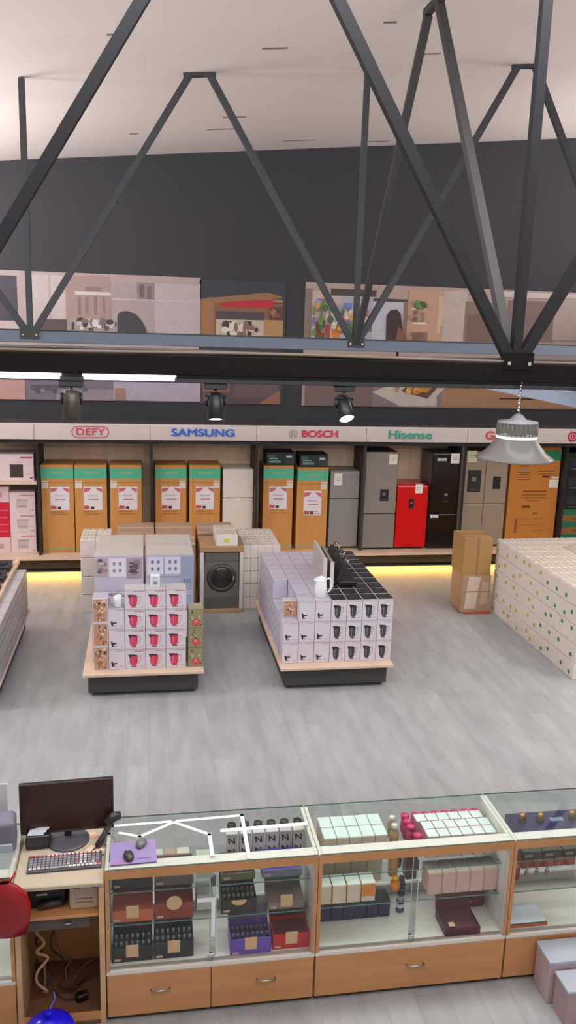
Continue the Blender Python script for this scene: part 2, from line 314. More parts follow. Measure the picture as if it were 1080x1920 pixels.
def spot(x, lab, lit, tilt, az):
    t = thing('track_spotlight', lab, 'spotlight', (x, 5.36, 3.616), az, 'spotlights on the black track'); t.scale = (1.3, 1.3, 1.3)
    MB().box(-.055, .055, -.017, .017, -.028, 0, black_pl, .004).build('track_adapter', t)
    MB().tube([(0, 0, -.028), (0, 0, -.06)], .008, black_pl).build('stem', t)
    y = MB(); y.tube([(-.046, 0, -.06), (.046, 0, -.06)], .006, black_pl); y.tube([(-.046, 0, -.06), (-.046, .0, -.11)], .006, black_pl); y.tube([(.046, 0, -.06), (.046, .0, -.11)], .006, black_pl); y.build('yoke', t)
    R = Matrix.Translation((0, 0, -.11)) @ Matrix.Rotation(math.radians(tilt), 4, 'X')
    h = MB(); h.lathe([(.02, .065), (.036, .06), (.040, .04), (.042, -.07), (.038, -.07), (.036, -.05)], black_pl if lit else C('4c463c', .4, .4), n=20)
    me = h.mesh('lamp_head'); me.transform(R); hd = link('lamp_head', me, t)
    g = MB(); g.lathe([(.037, -.060), (.002, -.062)], spotglow if lit else C('d8c9a0', .2, .9), n=20, cap=True); me = g.mesh('lens'); me.transform(R); link('lens', me, hd)
    if lit:
        l = bpy.data.lights.new('spot_light', 'SPOT'); l.energy = lit; l.spot_size = math.radians(70); l.color = (1, .93, .82); l.shadow_soft_size = .04
        lo = bpy.data.objects.new('spot_light', l); COL.objects.link(lo); lo.parent = t
        lo.matrix_local = R @ Matrix.Translation((0, 0, -.09))
    return t
spot(-.455, 'unlit spotlight with brassy reflector, leftmost on the black track', 0, -10, 0)
spot(.43, 'black cylinder spotlight aimed straight down, middle of the track', 40, -20, 0)
spot(1.26, 'glowing black spotlight tilted towards the camera, right of the track', 40, -42, .2)
# pendant high-bay with flared clear shade
p = thing('pendant_lamp', 'high-bay pendant lamp with flared translucent shade hanging from the truss', 'pendant lamp', (2.44, 5.3, 3.16))
ch = MB()
for k in range(9):
    z = .305 + k*.024
    ch.tube([(.006*(-1)**k, 0, z), (-.006*(-1)**k, .004, z+.026)], .0075, chrome, 6)
ch.build('chain', p)
MB().lathe([(.012, .30), (.03, .29), (.055, .262), (.13, .25), (.135, .24), (.13, .235)], C('77787a', .5, .1), n=32).build('canopy_cap', p)
nk = MB(); nk.lathe([(.132, .24), (.134, .16), (.128, .145)], glass('pendant_neck_glass', 'b8b2aa', extra=('7a7672', .45), rough=.15), n=32, cap=False)
for k in range(28):
    a = 2*math.pi*k/28; nk.tube([(.133*math.cos(a), .133*math.sin(a), .235), (.134*math.cos(a), .134*math.sin(a), .155)], .0028, C('6a6662', .5), 5)
nk.build('ribbed_neck', p)
MB().lathe([(.1, .155), (.134, .153), (.136, .143), (.132, .137), (.1, .136)], emit('pendant_ring_glow', 'f2f6ff', 1.0), n=32).build('light_ring', p)
shade_m = glass('pendant_shade_acrylic', 'a29e9c', extra=('7d7977', .6), rough=.2)
MB().lathe([(.130, .142), (.142, .12), (.165, .085), (.20, .045), (.245, .012), (.262, .0), (.258, -.004), (.24, .006), (.195, .038), (.160, .078), (.137, .114), (.125, .138)], shade_m, n=40, cap=False).build('lamp_shade', p)
MB().lathe([(.02, .24), (.06, .22), (.07, .17), (.05, .13), (.0005, .12)], C('8f8a84', .4), n=20).build('bulb', p)
# ================================================================ BACK WALL
def dim(h): return ''.join('%02x' % int(int(h[i:i+2], 16)*.84) for i in (0, 2, 4))
CLUTTER = [('three', (2.72, 3.77, 3.72, 4.40), 60, ('d8a04c', 'c86470', '6a8c4c', 'e8d8d0', '7c6aa8', 'b0503c', 'e0c0b8', '4c6a3c', '8fa0d0')), ('one', (-1.2, 3.82, -.42, 4.0), 22, ('3c3436', 'e6dede', '7c6a68', 'c8b8b4')),
           ('two', (1.12, 3.76, 1.88, 4.03), 16, ('4a3a38', 'd8c0b0', '8c6858', 'e8dcd0')), ('two', (1.98, 4.05, 2.2, 4.25), 10, ('5a3028', '8c4c38', 'a86c50')), ('three', (4.38, 4.06, 4.62, 4.23), 9, ('7a5a48', 'b89078', '5c7048')),
           ('three', (4.33, 3.75, 4.64, 3.92), 8, ('7c5c4c', 'a88470')), ('three', (4.42, 4.28, 4.70, 4.45), 16, ('3f5e30', '54783f', '6a8c4c')), ('three', (4.2, 2.85, 4.75, 3.05), 14, ('d8942c', 'e0b04c', 'a8602c', 'c07830')), ('one', (-1.8, 2.76, -.62, 2.9), 10, ('6a6070', '8c8090', '544c5c'))]
def poster(key, lab, cat='poster'):
    L = POSTER[key]; bx = L[0]; x0, z0, x1, z1 = bx[:4]
    cx = (x0+x1)/2
    base = MB(); base.box(x0-cx, x1-cx, -.008, .008, 0, z1-z0, C(dim(bx[4]), .6, var=.08, scale=2)); k = 0
    for (a, c, b_, d, h) in L[1:]:
        a, b_ = max(a, x0), min(b_, x1); c, d = max(c, z0), min(d, z1)
        if b_ <= a or d <= c: continue
        k += 1; y = -.0085-.0006*k
        base.poly([(a-cx, y, c-z0), (b_-cx, y, c-z0), (b_-cx, y, d-z0), (a-cx, y, d-z0)], C(dim(h), .6, var=.12, scale=9))
    for (kk, pts, h) in POSTER_SHAPES:
        if kk != key: continue
        k += 1; y = -.0085-.0006*k
        base.poly([(min(max(px, x0), x1)-cx, y, min(max(pz, z0), z1)-z0) for px, pz in pts], C(dim(h), .6, var=.12, scale=9))
    r_ = random.Random(len(key))
    for (kk, (a, c, b_, d), n, pal) in CLUTTER:
        if kk != key: continue
        for q_ in range(n):
            k += .5; y = -.0085-.0006*k; w_ = min(.05, (b_-a)*.2)*r_.uniform(.5, 1.3); h_ = min(.06, (d-c)*.25)*r_.uniform(.6, 1.4); u, v = r_.uniform(a+w_, b_-w_), r_.uniform(c+h_, d-h_)
            base.poly([(u+w_*math.cos(2*math.pi*j/8)-cx, y, v+h_*math.sin(2*math.pi*j/8)-z0) for j in range(8)], C(dim(pal[r_.randrange(len(pal))]), .6, var=.12, scale=9))
    o = base.build('wall_poster', None, (cx, 14.19, z0))
    return tag(o, lab, cat, 'large photo posters on the dark wall')
poster('one', 'large wall poster of a pale kitchen with a dark curved cooker hood')
poster('two', 'wall poster of a wooden storefront under a red sign, between kitchen posters')
poster('three', 'wide wall poster at right with a dark-haired figure, flower stalls and dining table')
# ---- long platform with warm light under its front edge
pf = thing('display_platform', 'low birch-edged platform carrying the fridges along the back wall', 'platform', (2.0, 13.25, 0))
MB().box(-6.5, 6.9, 0, .945, .235, .28, deckwood, .004).build('deck', pf)
MB().box(-6.5, 6.9, .11, .16, .07, .235, C('2c2624', .8)).build('plinth', pf); MB().box(-6.5, 6.9, .30, .945, 0, .235, C('2c2a28', .7)).build('support_frame', pf)
MB().box(-6.5, 6.9, .045, .06, .228, .234, emit('warm_led_strip', 'ffd890', 1.6)).build('light_strip', pf)
area('warm_led_light', (2.0, 13.375, .055), (-62, 0, 0), 13.0, .04, 110, (1.0, .54, .05))
# ---- bays
BX = [-3.42, -1.70, .05, 1.73, 3.535, 5.27, 7.115, 8.75]
BN = ['leftmost bay holding small appliance cartons', 'bay with three brown fridge cartons', 'bay with two brown cartons and a white fridge', 'bay with two cartons and a small silver fridge',
      'bay with tall grey, red and black fridges', 'bay with double-door fridge and wide carton', 'dark bay at the right edge with black appliances']
fas = C('cabdbb', .5, name='white_fascia_board', var=.02); shade_rail_m = C('1f1c1c', .6); div_m = C('1e1b1c', .5)
bays = []
for i in range(7):
    x0, x1 = BX[i], BX[i+1]; cx = (x0+x1)/2
    t = thing('display_bay', 'birch-backed ' + BN[i], 'display unit', (cx, 13.35, .28), 0, 'display bays along the back wall')
    W = (x1-x0)/2
    MB().box(-W, W, .76, .84, 0, 1.80, pale_wood if i < 6 else C('1a1719', .6)).build('back_panel', t)
    MB().box(-W+.002, -W+.042, .05, .76, 0, 1.80, div_m if i != 4 else C('3a3330', .6)).build('side_panel', t)
    MB().box(-W, W, .02, .84, 1.80, 1.865, shade_rail_m).build('top_rail', t)  # near-black colour stands for the shadow below the fascia
    f = MB().box(-W+.003, W-.003, -.03, .02, 1.865, 2.10, fas, .003).build('fascia', t)
    MB().box(-W, W, .02, .84, 1.865, 2.085, C('3a393d', .8)).build('top_cover', t)
    MB().box(-W, W, -.032, .0, 2.10, 2.112, C('d8d0cd', .4)).build('fascia_trim', t)
    if i == 4: MB().box(W-.042, W-.002, .05, .76, 0, 1.80, C('4a3f3a', .6)).build('side_panel', t)
    bays.append((t, f, cx))
def lettering(i, txt, X, size, m, sx=1.0, bold=.006, z=1.985, sp=1.0, **k):
    me = text_mesh(txt, size, m, fat=bold, spacing=sp, **k); me.transform(Matrix.Diagonal((sx, 1, 1, 1)))
    o = link('lettering', me, bays[i][1], (X-bays[i][2], -.036, z)); return o
def ring(mb, cx, cz, r0, r1, y, m, n=28, half=0.0):
    pts = []
    for k in range(n):
        a = 2*math.pi*k/n; ex = half if math.cos(a) > 0 else -half
        pts.append((cx+ex, cz, math.cos(a), math.sin(a)))
    for k in range(n):
        p, q = pts[k], pts[(k+1) % n]
        P = lambda t, r: (t[0]+r*t[2], y, t[1]+r*t[3])
        mb.poly([P(p, r0), P(q, r0), P(q, r1), P(p, r1)], m)
red_t = C('c83c50', .5); navy_t = C('2f5fc0', .5); green_t = C('3c9c84', .5)
lettering(0, 'P', -2.26, .13, red_t, 1.2)
lettering(1, 'DEFY', -.86, .145, red_t, 1.25, bold=.002, sp=1.05)
m_ = MB(); ring(m_, 0, 1.985, .078, .092, -.034, red_t, half=.19); m_.build('logo_outline', bays[1][1], (-.86-bays[1][2], -.004, 0))
lettering(2, 'SAMSUNG', .88, .165, navy_t, 1.28, bold=.007, sp=1.05)
lettering(3, 'BOSCH', 2.76, .155, red_t, 1.2, bold=.007)
m_ = MB(); gm = C('8b8784', .4, .4); ring(m_, 0, 1.985, .058, .068, -.034, gm); m_.box(-.03, -.018, -.036, -.031, 1.945, 2.025, gm); m_.box(.018, .03, -.036, -.031, 1.945, 2.025, gm); m_.box(-.02, .02, -.036, -.031, 1.98, 1.99, gm); m_.build('logo_symbol', bays[3][1], (2.32-bays[3][2], -.004, 0))
lettering(4, 'Hisense', 4.27, .195, green_t, 1.22, bold=.006)
lettering(5, 'Go', 5.72, .19, C('c8504c', .5), 1.2, bold=.006)
m_ = MB(); m_.poly([(.088*math.cos(2*math.pi*k/28), -.034, 1.985+.088*math.sin(2*math.pi*k/28)) for k in range(28)], C('b82448', .5)); ring(m_, 0, 1.985, .045, .056, -.0355, fas); m_.box(-.008, .008, -.037, -.034, 1.96, 2.02, fas); m_.build('logo_symbol', bays[6][1], (7.14-bays[6][2], -.004, 0))
# ---- fridge cartons
def fridge_carton_mesh(w, h, pu0, pv0, pu1, pv1, tagu, pv_tag=.825):
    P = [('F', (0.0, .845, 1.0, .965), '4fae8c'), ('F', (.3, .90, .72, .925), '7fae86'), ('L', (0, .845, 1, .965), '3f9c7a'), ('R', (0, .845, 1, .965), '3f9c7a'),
         ('F', (0.0, .035, 1.0, .055), '8aa070')]
    du, dv = pu1-pu0, pv1-pv0
    P += [('F', (pu0, pv0, pu1, pv1), 'd9d4da'), ('F', [(pu0+.02*du, pv1-.08*dv), (pu0+.02*du, pv1-.26*dv), (pu0+.3*du, pv1-.2*dv), (pu0+.42*du, pv1-.06*dv)], 'c8606a'), ('F', [(pu1-.02*du, pv1-.1*dv), (pu1-.38*du, pv1-.05*dv), (pu1-.25*du, pv1-.17*dv), (pu1-.02*du, pv1-.27*dv)], 'c8606a'),
          ('F', (pu0+.25*du, pv0+.42*dv, pu0+.8*du, pv0+.46*dv), 'b0686c'), ('F', (pu0+.22*du, pv0+.58*dv, pu0+.75*du, pv0+.62*dv), 'a8a0b4'),
          ('F', [(pu0, pv0+.04*dv), (pu0+.3*du, pv0+.04*dv), (pu0+.34*du, pv0+.16*dv), (pu0+.04*du, pv0+.2*dv)], 'c04c58'), ('F', (pu0+.38*du, pv0+.04*dv, pu0+.56*du, pv0+.15*dv), '2c2630')]
    P += [('F', (tagu, pv_tag-.09, tagu+.2, pv_tag), 'd3c8bc'), ('F', (.25, .44, .78, .448), '9c6c38'), ('F', (.25, .465, .70, .473), '9c6c38'), ('F', (.0, .80, 1.0, .806), 'a87838')]
    return carton('fridge_carton', w, .6, h, kraft, None, P)
cm1 = fridge_carton_mesh(.5, 1.43, .27, .49, .86, .76, .02)
cm2 = fridge_carton_mesh(.5, 1.43, .20, .49, .80, .76, .78)
cm3 = fridge_carton_mesh(.52, 1.40, .22, .42, .80, .72, .76)
G = 'brown fridge cartons with green bands'
for X, me, rz, lab in [(-1.40, cm1, 0, 'brown fridge carton with green band, leftmost of three in its bay'), (-.885, cm1, 0, 'brown fridge carton with green band, middle of three in its bay'), (-.335, cm1, 0, 'brown fridge carton with green band, rightmost of three in its bay'),
                       (.38, cm2, 0, 'brown fridge carton with green band, left in the white fridge bay'), (.93, cm2, 0, 'brown fridge carton with green band, directly left of the white fridge'),
                       (2.14, cm2, 0, 'brown fridge carton under the left microwave carton'), (2.72, cm3, 0, 'brown fridge carton with lower-hung poster beside the small silver fridge')]:
    tag(link('fridge_carton', me, None, (X, 13.85, .28), rz), lab, 'carton', G)
mwP = [('F', (.04, .08, .62, .9), '1f2a2a'), ('F', (.1, .2, .5, .4), '5f8a80'), ('F', (.1, .5, .4, .56), 'c9d4d0'), ('F', (.66, .1, .95, .88), '2b3a38'), ('F', (.7, .6, .9, .75), 'b6c8c2'), ('F', (.05, .62, .3, .8), '3f6a60'), ('T', (.1, .1, .9, .9), '2a2e2e')]
mw = carton('microwave_carton', .47, .4, .215, C('1c2222', .6), None, mwP)
z1 = .28+1.43
tag(link('microwave_carton', mw, None, (2.17, 13.78, z1)), 'small black and green appliance carton on the left brown fridge carton', 'carton', 'small dark cartons on fridge cartons')
tag(link('microwave_carton', mw, None, (2.73, 13.78, .28+1.40)), 'small black and green appliance carton on the right brown fridge carton', 'carton', 'small dark cartons on fridge cartons')
# ---- fridges
def fridge(name, lab, X, w, h, split, body, d=.6, Y=13.55, b=.012, disp=None, side=None, handle=None, vertical=False, note=None, two=True, box_lab=None):
    t = thing(name, lab, 'fridge', (X, Y, .28))
    side = side or body
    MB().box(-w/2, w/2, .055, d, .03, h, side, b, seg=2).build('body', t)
    MB().box(-w/2+.02, w/2-.02, .08, d-.02, 0, .03, black_pl).build('base', t)
    cols = [(-w/2, -.003), (.003, w/2)] if vertical else [(-w/2, w/2)]
    rows = [(.035, split-.006), (split+.006, h-.003)] if two else [(.035, h-.003)]
    ds = []
    for (a, c) in cols:
        for (u, v) in rows:
            ds.append(MB().box(a, c, 0, .052, u, v, body, b, seg=2).build('door', t))
    if two: MB().box(-w/2+.004, w/2-.004, .02, .056, split-.008, split+.008, black_pl).build('gasket', t)
    if disp:
        x, z, ww, hh, dcol = disp
        q = MB().box(x-ww/2, x+ww/2, -.004, .02, z-hh/2, z+hh/2, C(dcol, .3), .004)
        q.box(x-ww*.2, x+ww*.12, -.010, -.003, z+hh*.0, z+hh*.2, C('77777a', .4)); q.box(x-ww*.3, x+ww*.3, -.012, -.003, z-hh*.42, z-hh*.36, C('4a4a4c', .4))
        q.build('water_dispenser', t)
    if handle:
        for (hx, hz0, hz1) in handle:
            MB().tube([(hx, -.0, hz0), (hx, -.03, hz0+.03), (hx, -.03, hz1-.03), (hx, 0, hz1)], .009, chrome).build('handle', t)
    if note:
        for (nx, nz, nw, nh, c) in note: 
            q = MB().box(nx-nw/2, nx+nw/2, -.006, -.002, nz-nh/2, nz+nh/2, C(c, .7)); q.box(nx-nw*.3, nx+nw*.3, -.008, -.005, nz+.01, nz+.018, C('8d8888')); q.box(nx-nw*.3, nx+nw*.2, -.008, -.005, nz-.02, nz-.012, C('8d8888')); q.build('price_note', t)
    return t
fridge('fridge_freezer', 'plain white top-freezer fridge beside brown cartons', 1.475, .50, 1.37, .885, C('d6cfc8', .3, name='white_enamel', var=.02))
fridge('fridge_freezer', 'small silver top-freezer fridge beside the brown carton with dark box', 3.27, .50, 1.34, .87, steel, note=[(-.12, 1.20, .13, .2, 'dcd6d0')])
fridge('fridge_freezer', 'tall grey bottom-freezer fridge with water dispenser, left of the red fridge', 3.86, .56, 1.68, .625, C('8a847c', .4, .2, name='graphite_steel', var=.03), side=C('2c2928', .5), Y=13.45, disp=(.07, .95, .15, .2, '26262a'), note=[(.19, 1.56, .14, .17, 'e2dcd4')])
rf = fridge('larder_fridge', 'short bright red single-door fridge between grey and black fridges', 4.43, .55, 1.12, .6, C('cc0a12', .25, name='glossy_red_enamel', var=.02), Y=13.45, two=False, b=.03, disp=(-.02, .80, .085, .17, '1e1c1e'), note=[(.10, 1.06, .13, .16, 'e2dcd4')])
fridge('fridge_freezer', 'tall glossy black fridge with water dispenser, right of the red fridge', 4.99, .50, 1.66, .62, C('14090b', .15, name='glossy_black_glass', var=.02), side=C('5d534e', .4, .3), Y=13.45, disp=(.03, .93, .17, .24, '0b0809'), note=[(.14, 1.58, .15, .17, 'e2dcd4'), (-.09, 1.56, .16, .05, 'c8c4c0'), (-.16, .58, .14, .05, 'd8d4d0')])
t = fridge('double_door_fridge', 'wide silver four-door fridge with screen, behind the pendant lamp', 5.74, .80, 1.68, .77, C('a08e7c', .4, .25, name='warm_steel', var=.03), vertical=True, disp=(-.20, 1.17, .24, .38, '2f2b2b'), note=[(-.27, 1.60, .17, .2, 'd8cfae')])
MB().box(.14, .28, -.005, .02, 1.03, 1.25, C('1f1d1f', .25), .004).build('display_screen', t)
bc = carton('appliance_carton', .91, .6, 1.79, C('b8742c', .8, name='orange_cardboard'), None,
  [('F', (0, .86, 1, .955), '1f7c50'), ('F', (0, .86, .14, .955), '2c8a5a'), ('L', (0, .86, 1, .955), '1d6a45'),
   ('F', (.20, .80, .36, .808), '5a2c18'), ('F', (.24, .745, .33, .79), '9c7a68'), ('F', (.14, .74, .40, .747), '5a2c18'), ('F', (.19, .715, .37, .722), '5a2c18'), ('F', (.14, .69, .42, .697), '8a4c20'), ('F', (.14, .665, .40, .672), '8a4c20'),
   ('F', (.56, .75, .9, .757), '8a4c20'), ('F', (.56, .725, .9, .732), '8a4c20'), ('F', (.66, .69, .80, .71), '6a1c20'),
   ('F', (.30, .545, .76, .56), '7c4218'), ('F', (.27, .515, .78, .525), '8a4c20'), ('F', (.27, .485, .78, .495), '8a4c20'), ('F', (.36, .46, .62, .467), '8a4c20'), ('F', (.30, .39, .46, .41), '6a1c10'),
   ('F', (.52, .33, .63, .342), '6a2c10'), ('F', (.18, .14, .22, .28), '8a4c20'), ('F', (.24, .28, .46, .285), '9c5a24'), ('F', (.24, .22, .46, .225), '9c5a24'), ('F', (.52, .28, .76, .285), '9c5a24'), ('F', (.52, .22, .76, .225), '9c5a24'), ('F', (.52, .16, .76, .165), '9c5a24'),
   ('F', (.80, .59, .99, .67), 'ddd2c2'), ('F', (.84, .68, .99, .70), 'd8c8b4')])
tag(link('appliance_carton', bc, None, (6.64, 13.85, .28)), 'wide orange-brown appliance carton with green top band, right of the silver double fridge', 'carton')
# dark bay at right
dk = carton('oven_carton', .8, .5, .34, C('161416', .5), None, [('F', (.1, .3, .5, .7), '2b2c30'), ('F', (.15, .12, .55, .16), '4c8a78'), ('F', (.6, .6, .9, .64), '9a9494')])
kt = carton('flat_carton', .8, .5, .22, C('8a5a2c', .8), None, [('F', (0, .55, 1, 1), '1d6a4a'), ('F', (.3, .2, .8, .28), '5a3418')])
z = .28
for k in range(3):
    tag(link('flat_carton', kt, None, (7.60, 13.8, z)), '%s brown and green flat carton from the floor of the dark right bay' % ORD[k], 'carton', 'cartons in the dark right bay'); z += .22
for k in range(3):
    tag(link('oven_carton', dk, None, (7.60, 13.8, z)), '%s black oven carton above the brown ones in the right bay' % ORD[k], 'carton', 'black cartons in the dark right bay'); z += .34
# left bay : shelf and cartons
sh = box1('bay_shelf', -3.37, -1.70, 13.42, 14.05, 1.42, 1.465, deckwood); sh['label'] = 'pale shelf board carrying a white microwave carton at the left edge'; sh['category'] = 'shelf'
m = carton('microwave_carton', .62, .45, .42, C('d8c3c4', .6), None, [('F', (.42, .12, .74, .62), '463638'), ('F', (.45, .16, .71, .58), '3a2e2e'), ('F', (.68, .84, .97, .9), 'b8485c'), ('F', (.9, .08, .97, .14), '8a4c58'), ('F', (.8, .25, .95, .27), 'b8a4a8')])
tag(link('microwave_carton', m, None, (-2.055, 13.72, 1.465)), 'white microwave carton with dark window picture on the left shelf', 'carton')
wh = carton('toaster_carton', .39, .4, .33, C('d6c0be', .6), None, [('F', (.28, .22, .70, .66), 'c0acae'), ('F', (.28, .62, .72, .66), '8d7c80'), ('F', (.28, .22, .31, .66), 'a8989c'), ('F', (.35, .30, .64, .34), '8d7c80'), ('F', (.4, .82, .95, .87), 'c06c7c'), ('F', (.8, .1, .95, .14), 'a08c90')])
for k in range(3):
    tag(link('toaster_carton', wh, None, (-1.945, 13.75, .28+.33*k)), 'pale toaster carton, %s from the bottom in the left bay' % ORD[k], 'carton', 'pale toaster cartons in the left bay')
rd_ = carton('red_carton', .36, .4, .57, C('c60f30', .5), None, [('F', (.1, .2+.12*k, .9, .235+.12*k), 'd8506c') for k in range(6)] if False else [('F', (.1, .15, .9, .19), 'd8506c'), ('F', (.2, .35, .95, .39), 'd8506c'), ('F', (.1, .55, .9, .59), 'd8506c'), ('F', (.2, .75, .95, .79), 'd8506c')])
pk = carton('pink_carton', .36, .4, .26, C('d6b8b8', .6), None, [('F', (.3, .3, .7, .6), 'b48c90')])
tag(link('pink_carton', pk, None, (-2.325, 13.75, .28)), 'pinkish carton under the bright red carton at the left edge', 'carton')
tag(link('red_carton', rd_, None, (-2.325, 13.75, .54)), 'bright red carton beside the toaster cartons at the left edge', 'carton')
tag(link('pink_carton', pk, None, (-2.325, 13.75, 1.11)), 'pinkish carton on top of the bright red carton', 'carton')
# ================================================================ DISPLAY ISLANDS
def island(lab, x0, x1, y0, y1):
    cx = (x0+x1)/2; W = (x1-x0)/2; D = y1-y0
    t = thing('display_island', lab, 'display stand', (cx, y0, 0), 0, 'low display islands on the shop floor')
    MB().box(-W, W, 0, D, .25, .285, deckwood, .005).build('deck', t)
    q = MB(); q.box(-W+.06, W-.06, .07, D-.07, .045, .25, C('3a3838', .6, name='black_plinth_panel')); q.box(-W+.055, -W+.06, .07, D-.07, .05, .25, C('232224')); q.build('plinth', t)
    for sx in (-1, 1):
        for y in (.14, D-.14):
            c = MB(); c.tube([(sx*(W-.10)-.012, y, .024), (sx*(W-.10)+.012, y, .024)], .024, C('55504e', .4), 12); c.box(sx*(W-.10)-.02, sx*(W-.10)+.02, y-.02, y+.02, .036, .05, chrome); c.build('castor', t)
    return t
island('birch-topped island with black plinth under the red kettle cartons', -.69, .60, 8.60, 11.15)
island('birch-topped island with black plinth under the black kettle cartons', 1.44, 2.73, 8.58, 10.95)
island('birch-topped island with black plinth cut off by the left edge', -2.78, -1.50, 8.45, 10.80)
def kettle_prints(body, lid, handle, accent, face='F', hl=None):
    P = [(face, [(.22, .27), (.30, .19), (.52, .17), (.61, .25), (.66, .42), (.66, .58), (.22, .60), (.19, .42)], body), (face, [(.10, .67), (.20, .50), (.28, .58), (.26, .66)], lid), (face, [(.19, .60), (.24, .67), (.60, .645), (.67, .575)], lid),
         (face, [(.67, .60), (.84, .62), (.89, .50), (.74, .27), (.62, .25), (.63, .30), (.71, .32), (.82, .50), (.80, .56), (.67, .55)], handle),
         (face, (.32, .12, .58, .15), lid), (face, (.45, .90, .93, .925), accent), (face, (.72, .12, .9, .135), '9a9298'), (face, (.80, .16, .9, .175), '9a9298'), (face, (0, .965, 1, 1), 'b8b0b4')]
    if hl: P.insert(4, (face, [(.34, .26), (.40, .25), (.40, .54), (.32, .55)], hl))
    return [(f, [(.14+(u-.1)*.86, .15+(v-.17)*1.22) for u, v in p], c) if isinstance(p[0], tuple) else (f, p, c) for f, p, c in P]
whitec = C('cdc4ce', .6, name='white_printed_board', var=.02); lilac = C('b7b1c2', .6, name='lilac_grey_board', var=.04); lilac_d = C('a49fb0', .6, name='lilac_board_darker')
K1 = carton('kettle_carton', .214, .20, .224, whitec, 'b5b0b4', kettle_prints('c43a56', '4a2a30', 'c8a8a8', 'c05a6a', hl='e0607c'))
mixP = [('F', [(.20, .14), (.28, .14), (.30, .24), (.52, .30), (.5, .34), (.30, .33), (.18, .42), (.14, .36)], '2c2a30'), ('F', (.3, .15, .45, .18), '5a565c'), ('F', (.66, .14, .9, .16), '9a9298'), ('F', (.5, .90, .93, .925), 'b890a0'), ('F', (0, .97, 1, 1), 'b8b0b8')]
M1 = carton('mixer_carton', .170, .20, .230, whitec, 'aca8b4', mixP)
def photo_prints(seed, face='F', pal=('9a5a3c', 'c88a4c', '5a3438', 'e0d0c4', '3c3438', 'd2703c', '6c7a4c', 'd8c4c0'), n=34, box=(.04, .04, .96, .96), bg='b88c72'):
    r = random.Random(seed); P = [(face, box, bg)]
    for k in range(n):
        u = r.uniform(box[0]+.05, box[2]-.14); v = r.uniform(box[1]+.03, box[3]-.1); a = r.uniform(.06, .14); b = r.uniform(.03, .09)
        P.append((face, disc(u+a/2, v+b/2, a*.7, b*.7, 7), r.choice(pal)))
    return P
PH = [carton('food_photo_carton', .155, .20, .27, whitec, 'aea8b6', photo_prints(s)) for s in (1, 2)]
CG = [carton('green_photo_carton', .165, .20, .222, C('7c7a5c', .5), 'a49c84', photo_prints(s+9, pal=('5a6a3c', '8c8a5c', 'c8c0a0', 'a89c6c', '4a5434'), bg='8d8560', n=22) + [('F', disc(.5, .3, .24, .17), 'c8404a'), ('F', disc(.5, .36, .12, .09), 'd87078')]) for s in (1, 2)]
DK = .285
Y0 = 8.72
for c in range(3):
    for r in range(4):
        tag(link('kettle_carton', K1, None, (-.135+.218*c, Y0+.10, DK+.2255*r)), 'white carton with red kettle picture, %s row up, %s column from left' % (ORD[r], ORD[c]), 'carton', 'red kettle cartons stacked on the left island')
for r in range(3):
    tag(link('mixer_carton', M1, None, (-.331, Y0+.10, DK+.231*r)), 'narrow white hand mixer carton left of red kettle cartons, %s from bottom' % ORD[r], 'carton', 'mixer cartons on the left island')
for r in range(3):
    tag(link('food_photo_carton', PH[r % 2], None, (-.498, Y0+.10, DK+.271*r)), 'carton covered in food photos on the left corner of the left island, %s from bottom' % ORD[r], 'carton', 'food photo cartons on the left island corner')
for r in range(3):
    tag(link('green_photo_carton', CG[r % 2], None, (.514, Y0+.10, DK+.2235*r)), 'green and red photo carton right of the kettle cartons, %s from bottom' % ORD[r], 'carton', 'green photo cartons on the left island')
# middle rows behind the front wall
MIDt = photo_prints(31, face='T', pal=('2c282c', '3c363a', '6a6068', '8c828c', 'b8b0b8'), bg='98929c', n=22, box=(.05, .08, .95, .92))
mid = carton('blender_carton', .38, .44, .258, lilac, None, MIDt + photo_prints(33, pal=('2c282c', '6a6068', 'a89ca4'), bg='a09aa6', n=14, box=(.1, .1, .9, .9)))
mid2 = carton('plain_lilac_carton', .38, .44, .258, lilac, 'c2bec8')
for c in range(3):
    for d in range(2):
        for r in range(2):
            if c == 2 and r == 1: continue
            me = mid if c == 0 else mid2
            nm = 'blender_carton' if c == 0 else 'plain_lilac_carton'
            tag(link(nm, me, None, (-.41+.386*c, 9.17+.445*d, DK+.26*r)), '%s behind red kettle cartons, %s column, %s row, %s layer' % ('lilac photo carton' if c == 0 else 'plain lilac carton', ORD[c], ORD[d], ORD[r]), 'carton', 'lilac cartons in the middle of the left island')
# big cartons at the back
def cups(face, u0, v0, du, dv, n, m, c):
    return [(face, disc(u0+du*(i+.5), v0+dv*(j+.5), du*.28, dv*.3, 6), c) for i in range(n) for j in range(m)]
BG1 = carton('cookware_carton', .575, .5, .478, lilac, 'b8b0a8', [('F', (.30, .45, .64, .93), 'd6d0dc')] + cups('F', .34, .52, .12, .18, 2, 2, '8a8494') + photo_prints(5, pal=('7a6468', '9c8088', 'b8a4a8', '5c4a50'), bg='a89ca4', n=10, box=(.02, .45, .27, .93)) + photo_prints(6, pal=('6a5054', '8c7078', '54424a', 'a88c94'), bg='9c8e98', n=14, box=(.66, .40, .97, .93)) + [('R', (0, 0, 1, 1), 'b09c90')])
BG2 = carton('glassware_carton', .575, .5, .478, C('a3a4ba', .55), 'b8b0a8', [('F', (.03, .50, .36, .95), 'c8c8d8'), ('F', (.40, .50, .72, .95), 'c8c8d8')] + cups('F', .08, .55, .12, .18, 2, 2, '74748a') + cups('F', .44, .55, .12, .18, 2, 2, '74748a') + [('F', (.74, .08, .97, .95), '8f97b0'), ('F', (.8, .25, .83, .36), '6a7088'), ('F', (.85, .25, .88, .36), '6a7088'), ('F', (.9, .25, .93, .36), '6a7088'), ('F', (.02, .42, .7, .44), '8a8a9c')])
